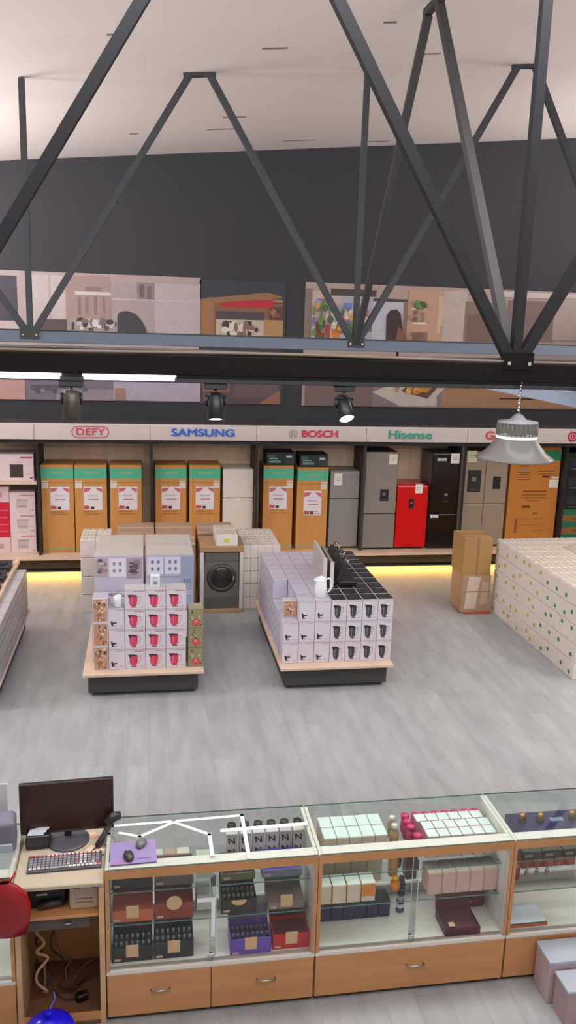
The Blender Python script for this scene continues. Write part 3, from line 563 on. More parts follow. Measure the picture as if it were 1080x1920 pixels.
for r in range(2):
    for d in range(2):
        tag(link('cookware_carton', BG1, None, (-.335, 10.12+.505*d, DK+.48*r)), 'wide lilac cookware carton, left island rear, %s layer, %s row' % (ORD[r], ORD[d]), 'carton', 'wide cookware cartons at the back of the left island')
        tag(link('glassware_carton', BG2, None, (.265, 10.12+.505*d, DK+.48*r)), 'wide blue-grey glassware carton, left island rear, %s layer, %s row' % (ORD[r], ORD[d]), 'carton', 'wide glassware cartons at the back of the left island')
# little boxes standing on the kettle cartons
sb = carton('small_white_box', .10, .08, .125, C('d9dde2', .4), None, [('F', (.15, .15, .85, .6), 'b4b4c4'), ('F', disc(.5, .35, .16, .12), '6a6478'), ('F', (.2, .75, .8, .82), '9c9cac')])
tag(link('small_white_box', sb, None, (.08, 8.84, DK+.902)), 'small white boxed gadget standing on the middle kettle column', 'box')
j = thing('white_jug', 'small white jug standing on the mixer cartons', 'jug', (-.315, 8.80, DK+.694))
MB().lathe([(.042, 0), (.048, .01), (.044, .09), (.038, .12), (.034, .12), (.038, .09), (.03, .02), (.001, .015)], C('dfe2e6', .3), n=20).build('jug_body', j)
MB().tube([(.042, 0, .1), (.07, 0, .09), (.072, 0, .05), (.046, 0, .03)], .006, C('dfe2e6', .3)).build('handle', j)
# ---------------------------------------------------------------- right island
IX = 1.475; P2 = .179
K2 = carton('black_kettle_carton', P2-.004, .20, .243, whitec, '232225', kettle_prints('3a383c', '1d1c20', 'a8a2a6', 'b8b0b8', hl='77747a') + [('T', (.1, .3, .9, .42), '3c3b40'), ('T', (.2, .6, .6, .68), '5a585c')])
M2 = carton('mixer_carton', P2-.004, .20, .243, whitec, 'b2adbc', mixP)
L2 = carton('lilac_carton', P2-.004, .20, .243, lilac, 'b4aebd', [('L', (.1, .15, .9, .85), 'c2bdca'), ('L', (.3, .3, .6, .5), '9a94a6'), ('T', (.08, .1, .6, .2), 'a49eae')])
MB().box(-.245, .46, .345, 1.75, .285, .285+.488, C('3a3634', .8)).build('riser', bpy.data.objects['display_island.001'])
for c in range(7):
    for d in range(10):
        for r in range(3):
            if c == 0 and r == 2 and d < 4: continue
            visible = d == 0 or c in (0, 6) or r == 2 or d == 9 or (c == 1 and d < 4)
            if not visible: continue
            if d == 0: nm, me = ('black_kettle_carton', K2) if c > 2 else ('mixer_carton', M2)
            elif c > 3 or (c == 3 and d < 3): nm, me = 'black_kettle_carton', K2
            else: nm, me = 'lilac_carton', L2
            kind = {'black_kettle_carton': 'black kettle carton', 'mixer_carton': 'white hand mixer carton', 'lilac_carton': 'plain lilac carton'}[nm]
            tag(link(nm, me, None, (IX+P2*(c+.5), Y0+.10+.203*d, DK+.244*r)), '%s, right island, %s column from left, %s row back, %s layer' % (kind, ORD[c], ORD[d], ORD[r]), 'carton', kind + 's on the right island')
top2 = DK+.244*3
tag(link('food_photo_carton', carton('food_photo_carton', .155, .1, .20, whitec, 'b4aebd', photo_prints(12)), None, (IX+.1, 8.93, DK+.488)), 'small carton with food photo standing on the stepped left column of the right island', 'carton')
k = thing('electric_kettle', 'white electric kettle standing on the right island cartons', 'kettle', (1.915, 8.86, top2), .1)
wp = C('dfe3e8', .25, name='glossy_white_plastic')
MB().lathe([(.066, 0), (.07, .008), (.07, .02), (.001, .021)], C('b8bcc4', .4), n=28).build('base', k)
MB().lathe([(.064, .022), (.070, .03), (.068, .10), (.060, .20), (.054, .215), (.001, .218)], wp, n=28).build('kettle_body', k)
MB().lathe([(.054, .216), (.05, .228), (.012, .234), (.010, .245), (.001, .247)], wp, n=20).build('lid', k)
MB().tube([(.055, 0, .20), (.10, 0, .205), (.125, 0, .17), (.118, 0, .09), (.095, 0, .05), (.064, 0, .045)], [.011, .012, .013, .012, .011, .010], wp, 10).build('handle', k)
MB().tube([(-.045, 0, .17), (-.060, 0, .195), (-.070, 0, .214)], [.024, .022, .018], wp, 10).build('spout', k)
# upright framed panels and dark machines on top of the right island
for q, (x, y, h, L, c, lab) in enumerate([(2.05, 9.62, .34, .85, 'b0a8a6', 'tall pale panel standing on edge on the right island, behind the white kettle'), (2.13, 9.58, .30, .80, '8d8280', 'brownish panel standing on edge directly right of the pale one')]):
    t = thing('upright_panel', lab, 'panel', (x, y, top2), -.05, 'panels standing on the right island')
    MB().box(-.016, .016, -L/2, L/2, 0, h, C(c, .5), .004).build('board', t); MB().box(-.022, .022, -L/2-.006, -L/2+.012, 0, h+.006, C('c9c1bd', .5)).build('edge_strip', t)
def coffee(x, y, rz, lab):
    t = thing('sandwich_press', lab, 'kitchen appliance', (x, y, top2), rz, 'dark grills on the right island')
    MB().box(-.11, .11, -.13, .13, .015, .07, C('1b1a1c', .35), .01, seg=2).build('base', t)
    R = Matrix.Translation((-.1, 0, .07)) @ Matrix.Rotation(math.radians(-62), 4, 'Y')
    MB().box(0, .22, -.13, .13, 0, .045, C('2a292d', .3), .01, rot=R, seg=2).build('lid', t)
    m_ = MB(); m_.tube([R @ Vector((.22, -.09, .02)), R @ Vector((.27, -.09, .02)), R @ Vector((.27, .09, .02)), R @ Vector((.22, .09, .02))], .009, chrome, 8); m_.build('handle', t)
    for sx in (-.08, .08):
        for sy in (-.1, .1): MB().lathe([(.012, 0), (.012, .016)], black_pl, c=(sx, sy, 0), n=10).build('foot', t)
coffee(2.30, 9.30, 0, 'dark open sandwich press on the right island nearest the kettle')
coffee(2.32, 9.62, 0, 'dark open sandwich press behind the nearer one on the right island')
coffee(2.33, 9.95, .1, 'dark open sandwich press farthest back on the right island')
# ---------------------------------------------------------------- left island (cut by the frame)
L3 = carton('patterned_grey_carton', .30, .42, .288, C('9a9496', .6), 'a8a2a4', [('R', (.06, .08, .94, .92), 'a39c9f')] + [('R', (.12+.2*i, .2+.3*j, .25+.2*i, .35+.3*j), '7f797f') for i in range(4) for j in range(2)] + [('R', (.2, .45, .8, .5), 'c4bcc0')])
for c in range(2):
    for d in range(5):
        for r in range(2):
            tag(link('patterned_grey_carton', L3, None, (-1.655-.305*c if True else 0, 8.72+.425*d, DK+.29*r)), 'grey patterned carton, left-edge island, %s column from right, %s from front, %s layer' % (ORD[c], ORD[d], ORD[r]), 'carton', 'grey patterned cartons on the left-edge island')
tt = thing('display_board', 'pale wooden board laid over the grey cartons at the left edge', 'board', (-2.15, 8.5, DK+.580))
MB().box(-.6, .52, 0, 2.45, 0, .03, deckwood, .004).build('shelf_board', tt); MB().box(.485, .52, 0, 2.45, .03, .055, deckwood, .004).build('raised_lip', tt)
for d in range(5):
    t = thing('table_cooker', 'black two-plate table cooker on the left-edge board, %s from front' % ORD[d], 'cooker', (-1.90, 8.80+.44*d, DK+.612), 0, 'black table cookers on the left-edge board')
    MB().box(-.22, .22, -.17, .17, .012, .07, C('201f23', .3), .008).build('cooker_body', t)
    for sx in (-.1, .1): MB().lathe([(.075, .07), (.075, .08), (.06, .083), (.001, .08)], C('3c3b40', .4, .5), c=(sx, .02, 0), n=20).build('hotplate', t)
    for sx in (-.06, .06): MB().tube([(sx, -.172, .04), (sx, -.19, .04)], .014, 'b8b8bc', 12).build('knob', t)
    MB().box(-.2, .2, -.15, .15, 0, .012, black_pl).build('base', t)
# ================================================================ WHITE STACKS ON THE FLOOR
wc = C('d8cfc8', .6, name='white_corrugated_board', var=.03); wc2 = C('bcb2a8', .6, name='white_board_lid')
def ridged(name, w, d, h, n, prints=(), m=wc):
    q = MB(); q.box(-w/2, w/2, -d/2, d/2, 0, h-.012, m, .005)
    for i in range(n): q.box(-w/2+w*(i+.08)/n, -w/2+w*(i+.92)/n, -d/2+.008, d/2-.008, h-.012, h, wc2, .005)
    for (face, u, v, c) in prints:
        pts = disc(u, v, .030/d if face == 'L' else .022/w, .028/h, 9)
        if face == 'L': q.poly([(-w/2-.0015, d/2-a*d, b*h) for a, b in pts], c)
        else: q.poly([(-w/2+a*w, -d/2-.0015, b*h) for a, b in pts], c)
    return q.mesh(name)
wb = ridged('white_carton', .2, .15, .262, 2)
for c in range(2):
    for d in range(4):
        for r in range(4):
            tag(link('white_carton', wb, None, (-.80+.203*c, 11.48+.153*d, .2635*r)), 'white carton behind the left island, %s column, %s row back, %s layer' % (ORD[c], ORD[d], ORD[r]), 'carton', 'white cartons behind the left island')
wb = ridged('white_pack', .103, .14, .186, 2)
for c in range(5):
    for d in range(7):
        for r in range(5):
            if not (d in (0, 6) or r == 4 or c in (0, 4)): continue
            tag(link('white_pack', wb, None, (1.385+.105*c, 11.48+.143*d, .1875*r)), 'slim white pack beside washing machine, %s column, %s row back, %s layer' % (ORD[c], ORD[d], ORD[r]), 'carton', 'slim white packs right of the washing machine')
# brown appliance cartons and the washing machine between the white stacks
wmc = carton('washing_machine_carton', .54, .62, .97, kraft_pale, 'a78873', [('T', (0, .46, 1, .54), 'c8b09c'), ('F', (0, .93, 1, .96), '8f6e56'), ('F', (0, .98, 1, 1), 'c8b09c'), ('F', (.2, .4, .8, .6), '9c7860')])
for c in range(3):
    for d in range(2):
        x = -.17+.56*c
        if c == 2 and d == 0: continue
        if c == 2: x = 1.0
        tag(link('washing_machine_carton', wmc, None, (x if c < 2 else 1.0, 11.75+.63*d, 0)), 'pale brown washing machine carton behind the left island, %s from left, %s row' % (ORD[c], ORD[d]), 'carton', 'washing machine cartons behind the left island')
wm = thing('washing_machine', 'dark grey front-loading washing machine in open packaging behind the left island', 'washing machine', (1.02, 11.28, 0))
MB().box(-.30, .30, -.02, .60, 0, .05, C('b08d70', .8), .006).build('packing_tray', wm)
gr = C('77736f', .4, .4, name='graphite_enamel')
MB().box(-.245, .245, .03, .55, .05, .86, gr, .012, seg=2).build('body', wm)
MB().box(-.235, .235, .018, .031, .74, .85, C('6b6764', .4, .3), .004).build('control_panel', wm)
dd = MB(); dd.lathe([(.20, 0), (.205, .015), (.17, .03), (.15, .022)], C('504c4b', .35, .4), n=36, cap=False); dd.lathe([(.152, .020), (.12, .034), (.001, .045)], C('2c2a2b', .12), n=36, cap=False)
me = dd.mesh('door'); me.transform(Matrix.Translation((0, .03, .50)) @ Matrix.Rotation(math.radians(90), 4, 'X')); door = link('door', me, wm)
MB().box(.155, .175, -.012, .006, .47, .53, chrome, .003).build('handle', door)
MB().box(-.22, .22, .022, .031, .08, .22, C('5c5856', .5), .003).build('kick_panel', wm)
for s in (-1, 1):
    for yy in (-.015, .5): MB().box(s*.25, s*.30, yy, yy+.07, .05, .88, C('cfcac6', .7), .01).build('foam_post', wm)
MB().box(-.30, .30, -.02, .60, .88, .96, C('a5805f', .8), .006).build('packing_lid', wm)
wt = ridged('white_flat_pack', .30, .28, .16, 5)
for d in range(2): tag(link('white_flat_pack', wt, None, (1.09, 11.46+.30*d, .96)), 'white ridged pack on the washing machine packing lid, %s from the front' % ORD[d], 'carton', 'white packs on top of the washing machine')
ws = MB(); ws.box(-.145, .145, -.005, .005, 0, .13, C('d9d6d2', .5)); ws.poly([(-.03+.06*a, -.0065, .05+.06*b) for a, b in disc(.4, .4, .7, .55, 10)], 'c9cc2c'); 
tag(ws.build('price_card', None, (1.09, 11.305, .962)), 'white card with yellow spot leaning on the packs above the washing machine', 'card')
# big white stack at right
Wd, Dd, Hd = .26, .245, .2185
ym = ridged('dotted_white_carton', Wd-.004, Dd-.004, Hd-.002, 3, [('L', .55, .62, 'b9b02e')])
gmn = ridged('dotted_white_carton', Wd-.004, Dd-.004, Hd-.002, 3, [('L', .5, .58, '2c8a68')])
pln = ridged('plain_white_carton', Wd-.004, Dd-.004, Hd-.002, 3)
RS = random.Random(3); var = []
for k in range(4):
    var.append((ridged('dotted_white_carton', Wd-.004, Dd-.004, Hd-.002, 3, [('L', .25+.17*k, .30+.15*((k*2)%4), 'b5a820')]), ridged('dotted_white_carton', Wd-.004, Dd-.004, Hd-.002, 3, [('L', .72-.15*k, .28+.15*((k*3+1)%4), '1f8460')])))
for d in range(10):
    for c in range(6):
        for r in range(5):
            if not (c == 0 or r == 4 or d in (0, 9)): continue
            if c == 0: me = var[RS.randrange(4)][0 if d > 3 else 1]; nm = 'dotted_white_carton'; ds = 'white carton with %s dot' % ('yellow' if d > 3 else 'green')
            else: me = pln; nm = 'plain_white_carton'; ds = 'plain white carton'
            tag(link(nm, me, None, (4.93+Wd*(c+.5), 8.60+Dd*(d+.5), Hd*r)), '%s, big right stack, %s from near end, %s layer, %s column' % (ds, ORD[d], ORD[r], ORD[c]), 'carton', '%ss in the big stack at right' % ds)
bcm = carton('brown_carton', .42, .46, .55, C('a07a4c', .7, name='brown_cardboard'), None, [('F', (.46, 0, .54, 1), '8d6a40'), ('T', (0, .45, 1, .55), '8d6a40')])
bcl = carton('brown_carton', .42, .46, .55, C('a08068', .6), None, [('F', [(.1, .1), (.5, .1), (.62, .95), (.2, .98)], 'c2aea0'), ('F', [(.66, .2), (.9, .25), (.94, .8), (.7, .85)], 'b29480'), ('F', (0, .55, 1, .58), '8a6a54')])  # pale slanted patches paint the sheen of the plastic wrap
tag(link('brown_carton', bcl, None, (4.64, 11.18, .02)), 'film-wrapped brown carton on the floor beyond the big white stack', 'carton')
tag(link('brown_carton', bcm, None, (4.63, 11.20, .57)), 'brown taped carton on top of the film-wrapped one beside the white stack', 'carton')
tag(MB().box(-.17, .22, -.26, .2, 0, .02, C('b0483c', .6)).build('red_sheet', None, (4.66, 11.18, 0)), 'flat red board lying under the film-wrapped brown carton', 'board')
# film bag on the white stack
bg = MB(); rr = random.Random(5); n = 9; g = [[None]*n for _ in range(n)]
for i in range(n):
    for j_ in range(n):
        u, v = i/(n-1)*2-1, j_/(n-1)*2-1; e = max(0, 1-u*u)*max(0, 1-v*v)
        g[i][j_] = bg.bm.verts.new((u*.28, v*.26, .001+.13*e**.6*rr.uniform(.75, 1.1)))
fm = glass('clear_plastic_film', 'f0eeea', extra=('d8d0c8', .35), rough=.12)
for i in range(n-1):
    for j_ in range(n-1):
        f = bg.bm.faces.new((g[i][j_], g[i+1][j_], g[i+1][j_+1], g[i][j_+1])); f.material_index = bg.mi(fm); f.smooth = True
tag(bg.build('plastic_bag', None, (5.95, 10.3, Hd*5-.001)), 'crumpled clear plastic bag lying on top of the big white stack', 'bag')
# ================================================================ SERVICE COUNTER
CY0, CY1 = 4.24, 4.75
def showcase(lab, x0, x1, drawers, locks):
    t = thing('display_showcase', lab, 'showcase', (x0, CY0, 0), 0, 'glass-topped showcases forming the service counter')
    W = x1-x0; D = CY1-CY0
    MB().box(.0, W, .02, D, .03, .315, birch_h).build('base_cabinet', t)
    MB().box(.005, W-.005, .03, D-.02, 0, .03, C('3a3028', .8)).build('toe_kick', t)
    n = len(drawers)
    for i, (a, b, hx) in enumerate(drawers):
        d = MB().box(a+.003, b-.003, 0, .018, .035, .312, birch_h, .002).build('drawer', t)
        h = MB(); h.tube([(hx-.055, 0, .20), (hx-.055, -.022, .20), (hx+.055, -.022, .20), (hx+.055, 0, .20)], .0055, chrome, 8); h.build('handle', d)
    MB().box(0, W, 0, D, .315, .338, white_lam, .001).build('display_floor', t)
    for (a, b) in ((0, .02), (W-.02, W)):
        MB().box(a, b, .004, D, .338, .995, white_lam, .001).build('side_panel', t)
        MB().box(a, b, 0, .004, .338, .995, birch_h).build('front_post', t)
    r = MB(); r.box(.02, W-.02, 0, .012, .940, .995, birch_h); r.box(.02, W-.02, .012, .085, .975, .996, white_lam, .001); r.build('top_rail', t)
    MB().box(.02, W-.02, D-.03, D, .338, .40, white_lam, .001).build('rear_rail', t)
    g = MB(); g.box(.002, W-.002, .0, D+.005, .996, 1.004, top_glass); g.box(.002, W-.002, -.001, .0, .996, 1.004, edge_glass); g.box(.002, W-.002, D+.005, D+.007, .996, 1.004, edge_glass); g.build('glass_top', t)
    g = MB(); g.box(.02, W-.02, D-.012, D-.008, .40, .996, clear); g.build('rear_glass', t)
    for z in (.56, .775):
        g = MB(); g.box(.021, W-.021, .10, D-.02, z, z+.006, top_glass); g.box(.021, W-.021, .098, .10, z, z+.006, edge_glass); g.build('glass_shelf', t)
        for sx in (.022, W-.034):
            for y in (.14, D-.06): MB().box(sx, sx+.012, y-.008, y+.008, z-.01, z, chrome).build('shelf_pin', t)
    m = W/2 if not locks else locks
    for k, (a, b, y) in enumerate(((.02, m+.02, .022), (m-.02, W-.02, .032))):
        g = MB(); g.box(a, b, y, y+.004, .345, .938, clear); g.box(b-.004 if k == 0 else a, b if k == 0 else a+.004, y-.0005, y+.0045, .345, .938, C('c9ccca', .25)); g.build('glass_door', t)
    q = MB(); q.box(.02, W-.02, .018, .040, .338, .345, C('a9a49c', .4, .4)); q.build('door_track', t)
    q = MB(); q.tube([(m-.012, .022, .39), (m-.012, .0, .39)], .009, chrome, 12); q.box(m-.03, m+.006, -.002, .002, .378, .402, chrome, .002); q.tube([(m-.012, 0, .385), (m-.018, -.004, .355)], .003, chrome, 6); q.build('door_lock', t)
    return t
showcase('birch showcase beside the computer desk, full of gift boxes', -.245, .97, [(0, .60, .305), (.60, 1.215, .925)], None)
showcase('birch showcase with pink and navy perfume boxes, second from the desk', .975, 2.175, [(0, 1.2, .625)], .60)
showcase('birch showcase cut by the right edge, holding a navy tray', 2.18, 3.38, [(0, 1.2, .62)], None)
showcase('birch showcase at the left edge beyond the desk', -1.94, -.745, [(0, 1.195, .6)], None)
# ---- computer desk
dk_ = thing('computer_desk', 'birch computer desk with open front between two showcases', 'desk', (-.495, CY0, 0))
dw = streak('desk_interior_brown', '8f6238', 'a27244', .6, (2, 2, 10))
MB().box(-.245, .245, -.02, .53, .915, .945, C('b5a994', .5, name='cream_desk_laminate', var=.02), .006).build('desk_top', dk_)
MB().box(-.245, -.215, 0, .52, 0, .915, birch).build('side_panel', dk_); MB().box(.215, .245, 0, .52, 0, .915, birch).build('side_panel', dk_)
MB().box(-.215, .215, .50, .52, .03, .915, birch_h).build('back_panel', dk_)
MB().box(-.215, .215, .02, .50, .70, .718, birch_h, .002).build('middle_shelf', dk_)
MB().box(-.215, .215, 0, .50, .0, .03, C('6e4c36', .6)).build('base_board', dk_); MB().box(-.215, .215, 0, .018, .03, .075, birch_h).build('kick_board', dk_)
d = MB().box(-.205, .165, .05, .40, .61, .695, C('55483f', .5), .003).build('drawer', dk_)
MB().tube([(.015, .05, .65), (.015, .035, .65), (.055, .035, .655), (.055, .05, .655)], .005, chrome, 8).build('handle', d)
# ---- on the desk
mo = thing('computer_monitor', 'large black computer monitor standing on the desk', 'monitor', (-.478, 4.64, .945), .045)
bez = C('191114', .35, name='monitor_bezel')
MB().lathe([(.125, 0), (.125, .008), (.11, .013), (.02, .016), (.0005, .016)], C('4b4b52', .4), n=36).build('base', mo)
MB().box(-.02, .02, .02, .045, .012, .22, C('2a2a2e', .4), .004).build('neck', mo)
MB().box(-.27, .27, .0, .028, .058, .385, bez, .005).build('screen_housing', mo)
MB().box(-.265, .265, -.002, .0, .075, .380, C('30170c', .3, name='dark_screen', var=.2, scale=2)).build('screen', mo)
MB().box(-.268, .268, -.004, .0, .060, .073, C('4c3730', .4)).build('lower_bezel', mo)
kb = thing('keyboard', 'grey keyboard with white and red keys on the desk', 'keyboard', (-.475, 4.415, .945), .03)
MB().box(-.205, .205, -.075, .075, 0, .016, C('4c4a50', .5), .004).build('keyboard_case', kb)
kr = random.Random(4)
for row, y in enumerate([-.056, -.034, -.012, .010, .032, .056]):
    q = MB(); x = -.196
    while x < .19:
        wdt = .0185
        if row == 0 and -.10 < x < .0: wdt = .0985
        c = 'c9c6c4' if (row == 5 and x > -.12) or (x > .06 and x < .12) or (row == 0 and x < -.15) or (row < 2 and x > 0 and kr.random() < .6) else '85828a'
        if (row == 2 and .045 < x < .07) or (row < 2 and x > .16) or (row == 5 and x < -.185): c = 'b83040'
        q.box(x, x+wdt, y-.0085, y+.0085, .016, .023, C(c, .6), .002); x += wdt+.0045
    q.build('key_row', kb)
pr = thing('receipt_printer', 'black receipt printer with curled white slips left of the monitor base', 'printer', (-.645, 4.62, .945), .06)
MB().box(-.07, .07, -.06, .07, 0, .085, C('222024', .35), .012, seg=2).build('body', pr); MB().box(-.06, .06, -.063, -.058, .03, .07, C('3a3a3c', .3)).build('front_cover', pr)
q = MB()
for k in range(4): q.poly([(-.06+.02*k, -.04+.01*k, .087+.004*k), (.03+.015*k, -.05+.02*k, .088+.004*k), (.05+.01*k, .04, .098+.003*k), (-.04+.01*k, .05, .095+.004*k)], C('c4cad2', .6))
q.build('paper_slips', pr)
for k, (x, y, rz, c, lab) in enumerate([(-.36, 4.66, .4, 'd9b596', 'peach slip of paper right of the monitor base'), (-.31, 4.52, -.5, 'e0c4a4', 'cream slip of paper beside the barcode scanner'), (-.60, 4.735, .2, 'd3a890', 'pinkish paper slip behind the monitor base')]):
    tag(MB().box(-.05, .05, -.03, .03, 0, .003, C(c, .7)).build('paper_slip', None, (x, y, .945), rz), lab, 'paper')
sc = thing('barcode_scanner', 'dark handheld barcode scanner leaning in a pale stand beside the monitor', 'scanner', (-.235, 4.60, .945), -.3)
MB().lathe([(.04, 0), (.04, .01), (.012, .02), (.010, .05), (.001, .05)], C('c9bdb4', .4), n=20).build('stand', sc)
MB().tube([(-.045, -.08, .012), (-.02, -.03, .06), (.0, .0, .105), (.015, .02, .14)], [.020, .017, .016, .022], C('403c40', .35), 12).build('grip', sc)
MB().tube([(-.01, -.01, .125), (.02, .028, .150), (.05, .05, .145)], [.024, .032, .026], C('2c2a2c', .3), 14).build('scanner_head', sc)
MB().tube([(-.045, -.08, .012), (-.06, -.12, .01), (-.02, -.16, .008), (.02, -.14, .008)], .003, black_pl, 6).build('cord', sc)
# mouse pad on the glass
mp_ = thing('mouse_pad', 'lilac mouse pad lying on the glass at the desk end', 'mouse pad', (-.09, 4.385, 1.004), .03)
MB().box(-.13, .13, -.105, .105, 0, .003, C('8f7fb0', .7, name='lilac_fabric')).build('pad', mp_); MB().box(-.11, -.03, -.09, -.075, .003, .0036, 'b0709c').build('printed_stripe', mp_); MB().box(.02, .10, -.07, -.06, .003, .0036, '6f6296').build('printed_stripe', mp_)
def mouse(x, y, rz, c, lab):
    t = thing('computer_mouse', lab, 'mouse', (x, y, 1.0075), rz, 'computer mice on the lilac pad')
    q = MB(); q.lathe([(.026, 0), (.030, .008), (.028, .020), (.018, .030), (.0005, .034)], C(c, .3), n=20); me = q.mesh('mouse_body'); me.transform(Matrix.Diagonal((1, 1.65, 1, 1))); link('mouse_body', me, t)
    MB().tube([(0, .02, .033), (0, .036, .026)], .004, 'b9b9bc', 8).build('scroll_wheel', t)
mouse(-.115, 4.335, .2, '3a3536', 'dark computer mouse on the near half of the lilac pad'); mouse(-.045, 4.45, -.3, '6a6868', 'grey striped computer mouse at the far edge of the lilac pad')
# ---- white tape strips on the glass top
wtp = C('e6e8ec', .5, name='white_tape')
def tape(pts, lab, wd=.011, z=1.0055):
    q = MB()
    for a, b in zip(pts, pts[1:]):
        d = Vector((b[0]-a[0], b[1]-a[1], 0)); L = d.length; R = Matrix.Translation((a[0], a[1], z)) @ Matrix.Rotation(math.atan2(d.y, d.x), 4, 'Z')
        q.box(-wd, L+wd, -wd, wd, -.0008, .0008, wtp, rot=R)
    return tag(q.build('tape_strip'), lab, 'tape', 'white tape strips on the showcase glass')
tape([(-.20, 4.66), (.15, 4.668), (.57, 4.685), (.565, 4.26)], 'long white tape strip along the far glass edge turning down at right')
tape([(-.17, 4.58), (-.055, 4.53), (.15, 4.655)], 'white tape strip forming a V beside the mouse pad', z=1.0078)
tape([(.15, 4.652), (.355, 4.50), (.358, 4.30)], 'white tape strip slanting from the far edge to the middle of the glass', z=1.0100)
tape([(.44, 4.535), (.945, 4.548)], 'broad white tape strip above the boxes printed with N', wd=.016, z=1.0078)
q = MB(); q.box(.27, .375, 4.2595, 4.2615, .735, .76, wtp); q.box(.352, .375, 4.2595, 4.2615, .50, .735, wtp); tag(q.build('tape_strip'), 'white angled tape strip stuck on the glass door of the first showcase', 'tape', 'white tape strips on the showcase glass')
# ---- gift boxes in the first showcase
notec = C('dcb184', .6, name='orange_buff_note')
F0, S1, S2 = .338, .566, .781
def gift(name, lab, x0, x1, yf, z, hb, hl, front, lidc, inside='2a2426', note='square', tips=None, grp='open gift boxes in the first showcase', dep=.17, tag_=True):
    W = x1-x0; t = thing(name, lab, 'gift box', ((x0+x1)/2, yf, z), 0, grp)
    f = C(front, .45); w2 = W/2
    q = MB(); q.box(-w2, w2, 0, .006, 0, hb, f, .001); q.box(-w2, w2, dep-.006, dep, 0, hb, f); q.box(-w2, -w2+.005, .006, dep-.006, 0, hb, f); q.box(w2-.005, w2, .006, dep-.006, 0, hb, f); q.box(-w2+.005, w2-.005, .006, dep-.006, 0, hb*.75, C(inside, .7))
    if tag_: q.box(-w2+.012, -w2+.05, -.0015, 0, .01, .024, C('c8a898', .6))
    q.build('tray', t)
    R = Matrix.Translation((0, dep, hb)) @ Matrix.Rotation(math.radians(-12), 4, 'X')
    MB().box(-w2, w2, -.004, .014, 0, hl, C(lidc, .5), .002, rot=R).build('lid', t)
    if tips:
        q = MB(); n = int(W/.030)
        for i in range(n):
            for j_ in range(2):
                q.tube([(-w2+.02+i*(W-.04)/max(1, n-1), .045+j_*.06, hb*.75), (-w2+.02+i*(W-.04)/max(1, n-1), .045+j_*.06, hb+.006)], .0075, C(tips, .3, .3), 7)
        q.build('bottle_rows', t)
    if note == 'square': MB().box(-.036, .036, -.004, -.001, max(.004, hb*.35), max(.004, hb*.35)+.082, notec, .001).build('price_note', t)
    elif note == 'round':
        MB().tube([(0, -.001, hb+.005), (0, -.004, hb+.005)], .045, notec, 24).build('price_note', t)
    elif note == 'half':
        q = MB(); q.poly([(.045*math.cos(math.pi+math.pi*k/12), -.0025, hb*.98+.036*math.sin(math.pi+math.pi*k/12)) for k in range(13)], notec, flip=False); q.build('price_note', t)
    return t
gift('gift_box', 'black gift box with silver caps on the showcase floor beside the desk', -.215, .015, 4.31, F0, .095, .07, '1d1416', '0f0b0c', tips='8e97a4')
gift('gift_box', 'black gift box with silver caps on the showcase floor, right of the other black one', .025, .255, 4.31, F0, .11, .06, '1e1a1c', '2b2c32', tips='8e97a4')
gift('gift_box', 'purple gift box full of small bottles on the showcase floor', .47, .71, 4.28, F0, .11, .08, '6a45ac', '6a6078', inside='3c2c50', tips='6c5f80')
gift('gift_box', 'bright red open gift box on the showcase floor at the right', .725, .95, 4.30, F0, .10, .07, 'c20f20', '4e0c14', inside='5a2024')
gift('gift_box', 'orange-red gift box on the middle glass shelf beside the desk', -.215, .02, 4.36, S1, .075, .06, 'c8623f', '5a2226', inside='b8563c')
gift('gift_box', 'brick red gift box with round note on the middle glass shelf', .03, .255, 4.36, S1, .10, .06, '8f2f1e', '2a0f10', inside='8f2f1e', note='round')
gift('gift_box', 'dark brown gift box with half-round note on the middle glass shelf', .42, .63, 4.36, S1, .09, .08, '2d1e1b', '1d1617', note='half', tips='8c8478')
gift('gift_box', 'taupe gift box with square note on the middle glass shelf at right', .70, .92, 4.36, S1, .05, .10, '857269', '7f6d66', inside='8b7a72')
gift('gift_box', 'dark brown flat gift box on the upper glass shelf beside the desk', -.215, .02, 4.37, S2, .06, .02, '33211e', '3a2926', note=None)
gift('gift_box', 'taupe and black gift box on the upper shelf, second from the desk', .03, .255, 4.37, S2, .06, .02, '6c5750', '75625c', note=None)
gift('gift_box', 'olive patterned gift box on the upper glass shelf in the middle', .42, .62, 4.37, S2, .045, .02, '6e6840', '5a5246', note=None, tips='9a9468')
gift('gift_box', 'bright violet-blue gift box on the upper glass shelf at right', .66, .90, 4.37, S2, .05, .02, '7c7a94', '3a2a9c', inside='33229a', note=None, tips='5a48c0')
for k, (x, z, c, lab) in enumerate([(.325, S2, 'c8ccb8', 'pale greenish boxed item on the upper shelf left of the door seam'), (.325, S1, 'c4beb8', 'pale grey boxed item on the middle shelf left of the door seam')]):
    tag(link('small_box', carton('small_box', .10, .14, .10, C(c, .6), None, [('F', (.1, .6, .9, .66), 'a8a49c')]), None, (x, 4.48, z)), lab, 'box')
# cash or envelopes under the glass
for k, (x, c, lab) in enumerate([(.045, 'd8d6cc', 'white packet under the glass right of the mouse pad'), (.125, 'bfa08c', 'tan packet under the glass between white packets'), (.205, 'd6d4c6', 'white packet under the glass, right of the tan one')]):
    tag(link('small_packet', carton('small_packet', .075, .08, .05, C(c, .6)), None, (x, 4.62, S2)), lab, 'packet', 'packets under the first glass top')
